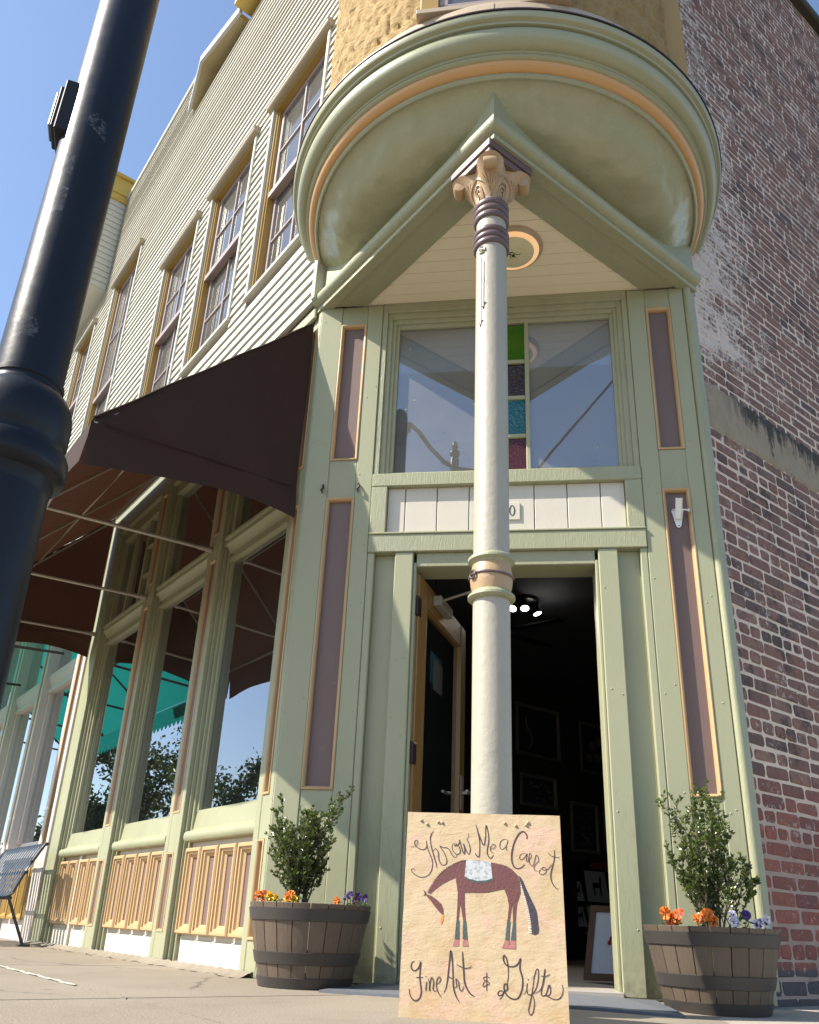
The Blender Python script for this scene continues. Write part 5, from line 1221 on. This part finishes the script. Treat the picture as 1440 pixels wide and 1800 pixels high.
def pansy(c, cols, seed, n, spread, size, label):
    r = random.Random(seed)
    root = thing('pansy', label, 'flowers', (c[0], c[1], c[2] - 0.04), 'pansies planted along the barrel rims')
    size *= 0.8
    lv = MB(); tone = []
    for k in range(n):
        p = Vector((c[0] + r.uniform(-1, 1) * spread, c[1] + r.uniform(-1, 0.6) * spread * 0.6, c[2] + r.uniform(-0.006, 0.026)))
        f = Vector((r.uniform(-0.9, 0.5), -1.0, r.uniform(-0.1, 0.6))).normalized(); sx = f.cross(Vector((0, 0, 1))).normalized(); sy = sx.cross(f)
        mb = MB(); cc_ = cols[k % len(cols)]
        for j, (ang_, sz) in enumerate(((90 - 32, 1.0), (90 + 32, 1.0), (175, 0.86), (5, 0.86), (270, 1.1))):
            a = radians(ang_); d = sx * cos(a) + sy * sin(a); e = f.cross(d); L = size * sz * r.uniform(0.9, 1.1); o = f * (0.0012 * j)
            ring = [p + o]
            for q in range(7):
                t = -1 + 2 * q / 6
                ring.append(p + o + d * (L * (0.45 + 0.55 * sqrt(max(0, 1 - t * t * 0.9)))) + e * (t * L * 0.62) + f * (r.uniform(-0.004, 0.006) + 0.005 * abs(t)))
            mb.add(ring, [(0, q + 1, q + 2) for q in range(6)], 0)
            if j > 1: mb.add([p + o + f * 0.002, p + o + f * 0.003 + d * L * 0.42 + e * L * 0.18, p + o + f * 0.003 + d * L * 0.42 - e * L * 0.18], [(0, 1, 2)], 1)
        fo = build(mb, 'flower', [M[cc_], M['p_dark'] if cc_ != 'p_dark' else M['p_purple']], root, normals=False)
        build(MB().tube([p, p + Vector((0, 0.01, -0.03)), Vector((c[0], c[1] + 0.01, c[2] - 0.055))], 0.0018, 4), 'stalk', M['pansy_leaf'], root)
    for k in range(n * 4):
        p = Vector((c[0] + r.uniform(-1.2, 1.2) * spread, c[1] + r.uniform(-0.6, 1) * spread, c[2] + r.uniform(-0.035, 0.008)))
        a = r.uniform(0, 2 * pi); d = Vector((cos(a), sin(a), 0.4)) * 0.022; e = Vector((-sin(a), cos(a), 0)) * 0.008
        lv.add([p, p + d * 0.5 + e, p + d, p + d * 0.5 - e], [(0, 1, 2, 3)]); tone.append(r.random())
    build(lv, 'leaves', M['pansy_leaf'], root, kind='stuff', tone=tone, normals=False)
rimL = LPC[2] + 0.322; rimR = RPC[2] + 0.306
pansy((-1.135, 3.70, rimL + 0.012), ['p_orange', 'p_deep'], 1, 3, 0.018, 0.023, 'orange pansies at the far left of the left barrel')
pansy((-1.055, 3.66, rimL + 0.012), ['p_yellow', 'p_yellow', 'p_yellow'], 2, 6, 0.042, 0.019, 'yellow pansies under the left shrub')
pansy((-0.965, 3.60, rimL + 0.014), ['p_orange', 'p_orange', 'p_yellow'], 3, 4, 0.030, 0.025, 'large orange pansies at the front of the left barrel')
pansy((-0.775, 3.66, rimL + 0.010), ['p_orange'], 4, 2, 0.018, 0.022, 'single orange pansies right of the left shrub')
pansy((-0.715, 3.70, rimL + 0.016), ['p_purple', 'p_purple', 'p_dark'], 5, 5, 0.040, 0.020, 'dark purple pansies at the right rim of the left barrel')
pansy((0.575, 3.64, rimR + 0.020), ['p_orange', 'p_deep', 'p_orange'], 6, 5, 0.030, 0.030, 'bright orange pansies at the left rim of the barrel by the brick wall')
pansy((0.695, 3.58, rimR + 0.020), ['p_orange', 'p_orange', 'p_deep'], 7, 5, 0.036, 0.029, 'orange pansies in the front middle of the barrel by the brick wall')
pansy((0.83, 3.62, rimR + 0.024), ['p_lilac', 'p_purple', 'p_lilac'], 8, 6, 0.036, 0.024, 'purple and white pansies right of the fan-shaped shrub')
pansy((0.915, 3.68, rimR + 0.012), ['p_lilac', 'p_lilac', 'p_purple'], 10, 5, 0.036, 0.021, 'white pansies at the right rim of the barrel by the brick wall')

# ------------------------------------------------------------------ painted sign board leaning on the column
sg = thing('sign_board', 'cream hand-painted sign with a maroon horse, leaning on the column foot', 'sign', (-0.13, 2.75, 0.0))
BLv, BRv = Vector((-0.382, 2.752, 0.0)), Vector((0.122, 2.741, -0.002))
TLv, TRv = Vector((-0.392, 2.868, 0.608)), Vector((0.117, 2.857, 0.606))
ux = (BRv - BLv).normalized(); vy = ((TLv - BLv) - ux * (TLv - BLv).dot(ux)).normalized(); wn_ = ux.cross(vy) * 1.0
if wn_.y > 0: wn_ = -wn_
mid = (BLv + BRv) / 2
def sp(u, v, o=0.0):          # u across (m), v up (m)
    a, b = (u + 0.252) / 0.504, v / 0.62
    p = (BLv * (1 - a) + BRv * a) * (1 - b) + (TLv * (1 - a) + TRv * a) * b
    return p + wn_ * o
def bumpy(u, v): 
    return 0.0005 * sin(u * 61 + v * 23) * sin(v * 71 - u * 17)
vs = []
mb = MB().grid(lambda a, b: sp((a - 0.5) * 0.504, b * 0.62, bumpy((a - .5) * .504, b * .62)), 40, 48)
mb.add([sp(-.252, 0), sp(.252, 0), sp(.252, .62), sp(-.252, .62), sp(-.252, 0, -.018), sp(.252, 0, -.018), sp(.252, .62, -.018), sp(-.252, .62, -.018)], [(0, 1, 5, 4), (1, 2, 6, 5), (2, 3, 7, 6), (3, 0, 4, 7), (4, 5, 6, 7)])
build(mb, 'board', M['board'], sg, smooth=50, normals=False)
def catmull(P, k=5):
    if len(P) < 3: return P
    P = [Vector((x, y)) for x, y in P]; out = []
    for i in range(len(P) - 1):
        p0, p1, p2, p3 = P[max(i - 1, 0)], P[i], P[i + 1], P[min(i + 2, len(P) - 1)]
        for j in range(k):
            t = j / k
            out.append(0.5 * ((2 * p1) + (p2 - p0) * t + (2 * p0 - 5 * p1 + 4 * p2 - p3) * t * t + (3 * p1 - p0 - 3 * p2 + p3) * t ** 3))
    out.append(P[-1]); return out
lift = 0.0010
for word, strokes in SIGN_STROKES.items():
    mb = MB()
    for k_, (P, w) in enumerate(strokes):
        C = [Vector((p[0], p[1])) for p in catmull(P)]; n = len(C); L_, R_ = [], []
        for i in range(n):
            d = (C[min(i + 1, n - 1)] - C[max(i - 1, 0)]); d = d.normalized() if d.length > 1e-6 else Vector((1, 0)); nn = Vector((-d.y, d.x))
            e = min(i, n - 1 - i) / max(1, n - 1); hw = w * 0.5 * (0.42 + 0.58 * min(1.0, e * 7)) * (0.86 + 0.26 * abs(d.y))
            if n == 2: hw = w * 0.5
            L_.append(C[i] + nn * hw); R_.append(C[i] - nn * hw)
        o = lift + 0.00006 * k_
        base = [sp(p.x / 1000, p.y / 1000, o) for p in L_] + [sp(p.x / 1000, p.y / 1000, o) for p in R_]
        mb.add(base, [(i, i + 1, n + i + 1, n + i) for i in range(n - 1)])
    build(mb, 'lettering', M['s_ink'], sg, normals=False)
hs = build(MB(), 'painted_horse', M['s_horse'], sg) if False else None
LAY = {'body': ('painted_horse', 's_horse', 0.0010), 'hooves': ('painted_hooves', 's_hooves', 0.0010), 'wraps': ('painted_leg_wraps', 's_wraps', 0.0013), 'blanket': ('painted_blanket', 's_blanket', 0.0016), 'tail': ('painted_tail', 's_tail', 0.0012), 'hatch': ('painted_tail_hatching', 's_pale', 0.0009), 'mane': ('painted_mane', 's_tail', 0.0015), 'carrot': ('painted_carrot', 's_carrot', 0.0011)}  # wraps also holds the artwork's painted shadow under the blanket
for key, polys in SIGN_SHAPES.items():
    nm, mm, o = LAY[key]; mb = MB()
    for q, P in enumerate(polys):
        if key == 'body' and q == 0: P = P[:]
        P2 = catmull(P, 2) if key in ('tail',) else [Vector((x, y)) for x, y in P]
        mb.add([sp(p.x / 1000, p.y / 1000, o + 0.00004 * q) for p in P2], [tuple(range(len(P2)))])
    build(mb, nm, M[mm], sg, normals=False)
for (u, v) in ((-0.205, 0.592), (-0.185, 0.580), (-0.148, 0.588), (-0.135, 0.586), (0.072, 0.590), (0.108, 0.582), (0.148, 0.594), (0.142, 0.586)):
    p = sp(u, v, 0.0); mb = MB()
    rings = [[p + ux * (r_ * cos(2 * pi * j / 10)) + vy * (r_ * sin(2 * pi * j / 10)) + wn_ * h_ for j in range(10)] for r_, h_ in ((0.0055, 0.0), (0.005, 0.003), (0.003, 0.0055), (0.0008, 0.006))]
    build(mb.loft(rings), 'stud', M['board'], sg, smooth=60)

# ------------------------------------------------------------------ mat before the door
mb = MB()
def mt(u, v):
    a = Vector((-0.80, 3.50)) * (1 - u) + Vector((0.55, 3.36)) * u; b = Vector((-0.70, 4.08)) * (1 - u) + Vector((0.55, 4.08)) * u
    p = a * (1 - v) + b * v; return Vector((p.x, p.y, gz(p.x, p.y) + 0.010 + 0.003 * sin(u * 9) * sin(v * 4)))
mb.grid(mt, 24, 10)
e = [mt(k / 24, 0) for k in range(25)]
mb.add(e + [Vector((p.x, p.y - 0.004, p.z - 0.012)) for p in e], [(k, k + 1, 26 + k, 25 + k) for k in range(24)])
tag(build(mb, 'door_mat', M['mat'], None, smooth=50, base=(-0.1, 3.75, 0), normals=False), 'flat charcoal mat laid before the open door', 'mat')

# ------------------------------------------------------------------ white flag bracket on the right pilaster
fb = thing('flag_bracket', 'small white metal flag bracket on the right mauve panel', 'bracket', (0.853, 4.12, 2.38))
po = -0.022
mb = MB(); out = [(0.826, 2.395), (0.879, 2.395), (0.884, 2.382), (0.866, 2.292), (0.858, 2.282), (0.846, 2.282), (0.839, 2.292), (0.821, 2.382)]
mb.loft([[FC.p(x, o, z_) for x, z_ in out] for o in (po, po + 0.007)])
build(mb, 'plate', M['white_metal'], fb, 0.0015)
build(MB().tube([Vector((0.853, 4.11, 2.335)), Vector((0.853, 4.045, 2.425))], 0.0185, 16), 'socket', M['white_metal'], fb, smooth=50)
build(MB().tube([Vector((0.853, 4.047, 2.4225)), Vector((0.853, 4.0445, 2.4257))], 0.0145, 16), 'socket_mouth', M['joint'], fb)  # dark disc stands in for the shade inside the hollow socket
mb = MB().tube([Vector((0.868, 4.08, 2.372)), Vector((0.900, 4.08, 2.368))], 0.0045, 8); mb.tube([Vector((0.900, 4.08, 2.368)), Vector((0.908, 4.08, 2.367))], 0.009, 8)
build(mb, 'thumb_screw', M['white_metal'], fb, smooth=50)
mb = MB()
for (x, z_) in ((0.830, 2.386), (0.875, 2.386), (0.853, 2.292)): mb.lathe((x, 4.1, 0), [(0, 0)], 3) if False else mb.box(FC, x - 0.003, x + 0.003, po + 0.006, po + 0.009, z_ - 0.003, z_ + 0.003)
build(mb, 'screw', M['dark_iron'], fb)

# ------------------------------------------------------------------ round lamp on the porch ceiling
cl = thing('ceiling_lamp', 'round peach-rimmed glass lamp on the porch ceiling behind the column', 'ceiling lamp', (-0.01, 3.70, 3.925))
lc2 = (-0.012, 3.70, 0)
build(MB().lathe(lc2, [(0.170, 3.925), (0.172, 3.918), (0.166, 3.910), (0.150, 3.899)], 48), 'rim', M['beige'], cl, smooth=50, normals=False)
build(MB().lathe(lc2, [(0.160, 3.909), (0.145, 3.894), (0.130, 3.886), (0.120, 3.888)], 48), 'glass_ring', M['amber_glass'], cl, smooth=60, normals=False)
build(MB().lathe(lc2, [(0.122, 3.889), (0.095, 3.878), (0.05, 3.870), (0.002, 3.868)], 40), 'glass_bowl', M['opal'], cl, smooth=60, normals=False)
mb = MB()
rr_ = random.Random(3)
def gl(x, y_): d = sqrt(x * x + y_ * y_); return Vector((lc2[0] + x, lc2[1] + y_, 3.868 + 0.021 * (d / 0.1) ** 2 - 0.002))
mb.tube([gl(-0.07 + 0.012 * k, -0.03 + 0.0025 * k + 0.006 * sin(k)) for k in range(12)], 0.0016, 5)
for a in (20, 80, 140, 210, 300):
    b_ = gl(-0.02, -0.02); mb.tube([gl(-0.02 + 0.01 * q * cos(radians(a)), -0.01 + 0.009 * q * sin(radians(a + 8 * q))) for q in range(5)], 0.0014, 5)
build(mb, 'painted_twig', M['dark_iron'], cl)
build(MB().lathe(lc2, [(0.0, 3.858), (0.008, 3.860), (0.008, 3.87)], 12), 'finial', M['dark_iron'], cl, normals=False)

# ------------------------------------------------------------------ things inside the shop seen through the door
sl = thing('spot_light_cluster', 'black ceiling fitting with three lit spots inside the shop', 'spot light', (0.03, 6.87, 2.96))
build(MB().lathe((0.03, 6.87, 0), [(0.13, 2.96), (0.13, 2.925), (0.10, 2.915), (0.002, 2.912)], 24), 'canopy', M['black_iron'], sl, smooth=40, normals=False)
for (x, y_, tx, ty) in ((-0.055, 6.80, -0.25, -0.55), (0.03, 6.78, 0.05, -0.45), (0.115, 6.88, 0.35, -0.1)):
    a = Vector((x, y_, 2.91)); d = Vector((tx, ty, -1)).normalized(); b_ = a + d * 0.09
    sp_ = build(MB().tube([a, a + d * 0.03, b_], [0.022, 0.036, 0.042], 16), 'spot_can', M['black_iron'], sl, smooth=40)
    build(MB().tube([b_ - d * 0.004, b_ + d * 0.001], 0.036, 16), 'bulb', M['bulb'], sp_)
    ld = bpy.data.lights.new('spot_beam', 'SPOT'); ld.energy = 60.0; ld.spot_size = radians(95); ld.spot_blend = 0.6; ld.shadow_soft_size = 0.03; ld.color = (1.0, 0.93, 0.82)
    lo = bpy.data.objects.new('spot_beam', ld); col.objects.link(lo); lo.location = b_ + d * 0.02; lo.rotation_euler = d.to_track_quat('-Z', 'Y').to_euler()
fan = thing('ceiling_fan', 'dark ceiling fan below the black shop ceiling', 'ceiling fan', (-0.20, 7.05, 2.72))
fc = Vector((-0.20, 7.05, 2.72))
build(MB().lathe(tuple(fc), [(0.03, 0.24), (0.03, 0.08), (0.10, 0.06), (0.11, -0.03), (0.05, -0.07), (0.002, -0.08)], 20), 'motor', M['black_iron'], fan, smooth=40, normals=False)
for k in range(5):
    a = radians(42 + 72 * k); d = Vector((cos(a), sin(a), 0)); e = Vector((-sin(a), cos(a), 0.15))
    build(MB().loft([[fc + d * r_ + e * w_ + Vector((0, 0, h_)) for w_, h_ in ((-0.06, -.004), (0.06, -.004), (0.06, .004), (-0.06, .004))] for r_ in (0.14, 0.62)]), 'blade', M['black_iron'], fan)
FW = Fr((-0.12739, 9.23577, 0), (Q, Q, 0), (Q, -Q, 0))
def picture(a, b, z0, z1, label, inner, kind_):
    c = FW.p((a + b) / 2, 0, (z0 + z1) / 2)
    t = thing('framed_picture', label, 'picture', tuple(c), 'framed pictures on the dark shop wall')
    build(MB().ring_frame(FW, a, b, z0, z1, [(0, 0.0), (0, 0.03), (0.02, 0.03), (0.04, 0.012), (0.04, 0.0)]), 'frame', M['frame_pale'], t)
    pc = build(MB().box(FW, a + 0.038, b - 0.038, 0.002, 0.008, z0 + 0.038, z1 - 0.038), 'canvas', M[inner], t)
    mb = MB(); r = random.Random(int(a * 100) + 5)
    if kind_ == 'curve':
        mb.tube([FW.p(a + 0.2 + 0.05 * sin(q * 0.6), 0.010, z0 + 0.08 + q * 0.04) for q in range(10)], 0.01, 5)
    elif kind_ == 'discs':
        for (x, y_) in ((0.16, 0.18), (0.30, 0.20), (0.22, 0.34), (0.33, 0.40)):
            build(MB().add([FW.p(a + x + 0.06 * cos(q * pi / 8), 0.009, z0 + y_ + 0.06 * sin(q * pi / 8)) for q in range(16)], [tuple(range(16))]), 'painted_disc', M['frame_pale'], t)
    else:
        for q in range(14): x, y_ = r.uniform(0.12, b - a - 0.12), r.uniform(0.08, z1 - z0 - 0.08); mb.tube([FW.p(a + x, 0.01, z0 + y_), FW.p(a + x + 0.05, 0.01, z0 + y_ + r.uniform(-.03, .03))], 0.008, 4)
    if mb.v: build(mb, 'painted_motif', M['frame_pale'], t, kind='stuff' if kind_ == 'dash' else None)
picture(0.07, 0.77, 2.07, 2.66, 'large dark framed picture high up inside the doorway', 'canvas_dark', 'curve')
picture(1.13, 1.65, 2.01, 2.62, 'tall framed picture with pale round shapes inside the doorway', 'canvas_dark', 'discs')
picture(0.12, 0.69, 1.52, 1.87, 'low wide framed picture under the large dark one', 'canvas_dark', 'dash')
picture(0.92, 1.38, 1.10, 1.65, 'framed picture in the second row, right of the wide one', 'canvas_dark', 'dash')
picture(1.49, 1.98, 1.15, 1.75, 'framed picture at the right end of the second row', 'canvas_dark', 'discs')
rk = thing('card_rack', 'dark shelves of greeting cards inside the doorway', 'shelf', tuple(FW.p(1.2, 0.15, 0.5)))
for zz in (0.05, 0.30, 0.555): bx('shelf', FW, (0.75, 1.75, 0.02, 0.20, zz, zz + 0.018), M['black_iron'], rk, 0.002)
for s in (0.745, 1.74): bx('side_panel', FW, (s, s + 0.02, 0.02, 0.20, 0.0, 1.0), M['black_iron'], rk, 0.002)
bx('back_panel', FW, (0.765, 1.74, 0.005, 0.02, 0.0, 1.0), M['black_iron'], rk, 0)
def card(a, b, z0, z1, lab):
    t = thing('greeting_card', lab, 'card', tuple(FW.p((a + b) / 2, 0.15, z0)), 'greeting cards on the dark shelves')
    build(MB().loft([[FW.p(x, o, z_) for x, o, z_ in ((a, 0.16, z0), (b, 0.16, z0), (b - 0.01, 0.11, z1), (a + 0.01, 0.11, z1))], [FW.p(x, o - 0.004, z_) for x, o, z_ in ((a, 0.16, z0), (b, 0.16, z0), (b - 0.01, 0.11, z1), (a + 0.01, 0.11, z1))]]), 'card', M['paper'], t)
    w, h = b - a, z1 - z0
    def q(x, y_): return FW.p(a + w * x, 0.163 - 0.05 * y_, z0 + h * y_)
    mb = MB().add([q(.3, .62), q(.62, .62), q(.7, .85), q(.76, .8), q(.70, .5), q(.68, .2), q(.63, .2), q(.62, .45), q(.40, .45), q(.38, .2), q(.33, .2), q(.32, .5)], [tuple(range(12))])
    build(mb, 'printed_animal', M['black_iron'], t)
card(0.98, 1.34, 0.575, 0.90, 'large white card with a dark animal on the top shelf')
card(0.78, 0.93, 0.575, 0.78, 'small white card at the left of the top shelf')
card(1.00, 1.32, 0.32, 0.53, 'white card with an animal on the middle shelf')
card(0.79, 0.96, 0.32, 0.52, 'narrow white card at the left of the middle shelf')
card(0.98, 1.28, 0.07, 0.27, 'white card on the lowest shelf behind the leaning print')
tag(bx('red_box', FW, (1.16, 1.40, 0.04, 0.18, 0.92, 0.99), M['red'], None, 0.004, base=tuple(FW.p(1.28, 0.1, 0.92))), 'small red box above the top row of cards', 'box')
# framed print leaning just inside
FP = Fr((0.30, 5.02, 0.0), (1, 0.12, 0), (0.12, -1, 0))
pt = thing('leaning_print', 'brown framed print of a red arching shape on the floor inside the door', 'picture', (0.48, 5.0, 0.0))
def lean(mb): mb.v = [tuple(Vector(v) + Vector((0, 0.22 * v[2], 0)) + Vector((0.16 * v[2], 0, 0))) for v in mb.v]; return mb
build(lean(MB().ring_frame(FP, 0, 0.36, 0.02, 0.40, [(0, 0.0), (0, 0.02), (0.03, 0.02), (0.036, 0.006), (0.036, 0.0)])), 'frame', M['frame_wood'], pt)
build(lean(MB().box(FP, 0.034, 0.326, 0.001, 0.006, 0.054, 0.366)), 'paper', M['mount'], pt)
mb = MB().tube([FP.p(0.165 + 0.045 * cos(a), 0.008, 0.20 + 0.055 * sin(a)) for a in [pi * k / 10 for k in range(11)]], 0.009, 5)
build(lean(mb), 'printed_arch', M['red'], pt)
mb = MB().tube([FP.p(0.205, 0.009, 0.21), FP.p(0.215, 0.009, 0.17), FP.p(0.205, 0.009, 0.13)], [0.012, 0.007, 0.004], 5)
build(lean(mb), 'printed_animal', M['black_iron'], pt)
pd = thing('pendant_lamp', 'small glowing amber pendant lamp seen through the open door glass', 'pendant lamp', (-0.70, 6.3, 1.70))
build(MB().lathe((-0.70, 6.3, 1.67), [(0.01, 0.10), (0.03, 0.09), (0.062, 0.05), (0.066, 0.035)], 20), 'shade', M['black_iron'], pd, smooth=50, normals=False)
build(MB().lathe((-0.70, 6.3, 1.67), [(0.064, 0.038), (0.068, 0.015), (0.06, -0.006), (0.002, -0.012)], 20), 'diffuser', M['amber'], pd, smooth=60, normals=False)
build(MB().tube([Vector((-0.70, 6.3, 1.76)), Vector((-0.70, 6.3, 2.96))], 0.004, 5), 'cord', M['black_iron'], pd)

# ------------------------------------------------------------------ trees along the far side, mirrored in the shop windows
def tree(x, y_, h, cr, seed, label, wide=1.0):
    r = random.Random(seed)
    t = thing('tree', label, 'tree', (x, y_, -0.16), 'trees across the street')
    tk = MB(); lf = MB(); tone = []; tips = []
    def limb(p, d, ln, r0, lev):
        n = 5; pts = [p.copy()]; q = p.copy(); d = d.normalized()
        for i in range(n):
            d = (d + Vector((r.uniform(-1, 1), r.uniform(-1, 1), r.uniform(-.3, .8))) * 0.2).normalized(); q = q + d * ln / n; pts.append(q.copy())
            if lev and i >= 1:
                a = r.uniform(0, 2 * pi); limb(q, d * 0.5 + Vector((cos(a) * wide, sin(a) * wide, 0.35)), ln * r.uniform(0.4, 0.6), r0 * 0.5, lev - 1)
        tk.tube(pts, [r0 * (1 - 0.75 * i / n) for i in range(n + 1)], 6 if lev else 4); tips.extend(pts[2:])
    limb(Vector((x, y_, -0.16)), Vector((0.02, 0, 1)), h * 0.8, cr * 0.09, 2)
    for p in tips:
        for _ in range(int(r.uniform(40, 70))):
            v = Vector((r.gauss(0, 1), r.gauss(0, 1), r.gauss(0, 0.7))) * (cr * 0.17); c = p + v; s = r.uniform(0.05, 0.11) * cr / 1.6
            if c.z < 0.5: continue
            a = Vector((r.uniform(-1, 1), r.uniform(-1, 1), r.uniform(-1, 1))).normalized(); b = a.cross(Vector((r.uniform(-1, 1), r.uniform(-1, 1), 0.3))).normalized()
            lf.add([c - a * s, c + b * s * 0.6, c + a * s, c - b * s * 0.6], [(0, 1, 2, 3)]); tone.append(min(1, max(0, r.gauss(0.45, 0.3))))
    build(tk, 'trunk', M['bark'], t, smooth=60)
    build(lf, 'crown', M['tree_leaf'], t, kind='stuff', tone=tone, normals=False)
tree(-30.2, 15.3, 6.3, 1.7, 1, 'small tree across the street, mirrored in the pane nearest the door')
tree(-30.0, 17.7, 7.4, 2.2, 2, 'tall loose tree across the street, mirrored in the middle pane')
tree(-31.0, 20.6, 4.6, 2.2, 3, 'low bushy tree across the street, mirrored in the far green pane', 1.3)
tree(-31.5, 23.8, 4.6, 2.2, 4, 'low round tree across the street, mirrored in the white shop pane', 1.3)
tree(-33.0, 13.2, 3.4, 1.4, 5, 'shrubby tree across the street at the right of the row', 1.3)

# ------------------------------------------------------------------ rough cement fillet where wall and pavement meet
mb = MB(); rq = random.Random(8)
def fil(u, v):
    s = 0.02 + 3.86 * u; p = FL.p(s, 0.004 + (0.075 + 0.02 * sin(s * 13) + 0.012 * sin(s * 41)) * v, 0)
    return Vector((p.x, p.y, gz(p.x, p.y) + 0.001 + 0.026 * (1 - v) ** 1.6 + 0.003 * sin(s * 57 + v * 5)))
build(MB().grid(fil, 160, 6), 'cement_fillet', M['concrete'], pave, smooth=60, normals=False)

gw = thing('guy_wire', 'slanting guy wire mirrored in the right transom pane', 'wire', (-7.2, -8.0, -0.16))
build(MB().tube([Vector((-7.2, -8.0, -0.16)), Vector((0.48, -8.0, 9.92)), Vector((3.6, -8.0, 14.0))], 0.035, 8), 'cable', M['black_iron'], gw, smooth=60)

# nail heads and filled nail holes on the entrance boards
mb = MB(); rq = random.Random(4)
for (xa, xb, o) in ((-1.235, -1.12, 0.0), (-0.93, -0.855, 0.0), (-0.675, -0.60, 0.004), (0.43, 0.505, 0.004), (0.69, 0.765, 0.0), (0.935, 0.99, 0.0)):
    zz = 0.25
    while zz < 3.8:
        for x in (xa + 0.012, xb - 0.012):
            if rq.random() < 0.75:
                x_ = x + rq.uniform(-.006, .006); z_ = zz + rq.uniform(-.05, .05)
                mb.loft([[FC.p(x_ + r_ * cos(2 * pi * j / 8), o + h_, z_ + r_ * sin(2 * pi * j / 8)) for j in range(8)] for r_, h_ in ((0.0055, -0.001), (0.0045, 0.0014), (0.0015, 0.002))])
        zz += rq.uniform(0.38, 0.62)
build(mb, 'nail_heads', M['green'], ent, kind='stuff', smooth=60)

mb = MB()
def jf(u, v):
    s = -0.32 + 2.1 * u; p = FL.p(s, 0.915 + 0.006 * sin(s * 23) + (0.018 + 0.006 * sin(s * 61)) * (v - 0.5), 0)
    return Vector((p.x, p.y, gz(p.x, p.y) + 0.001 + 0.004 * sin(pi * v) * (0.7 + 0.3 * sin(s * 47))))
build(mb.grid(jf, 120, 4), 'joint_filler', M['curtain_white'], pave, smooth=60, normals=False)
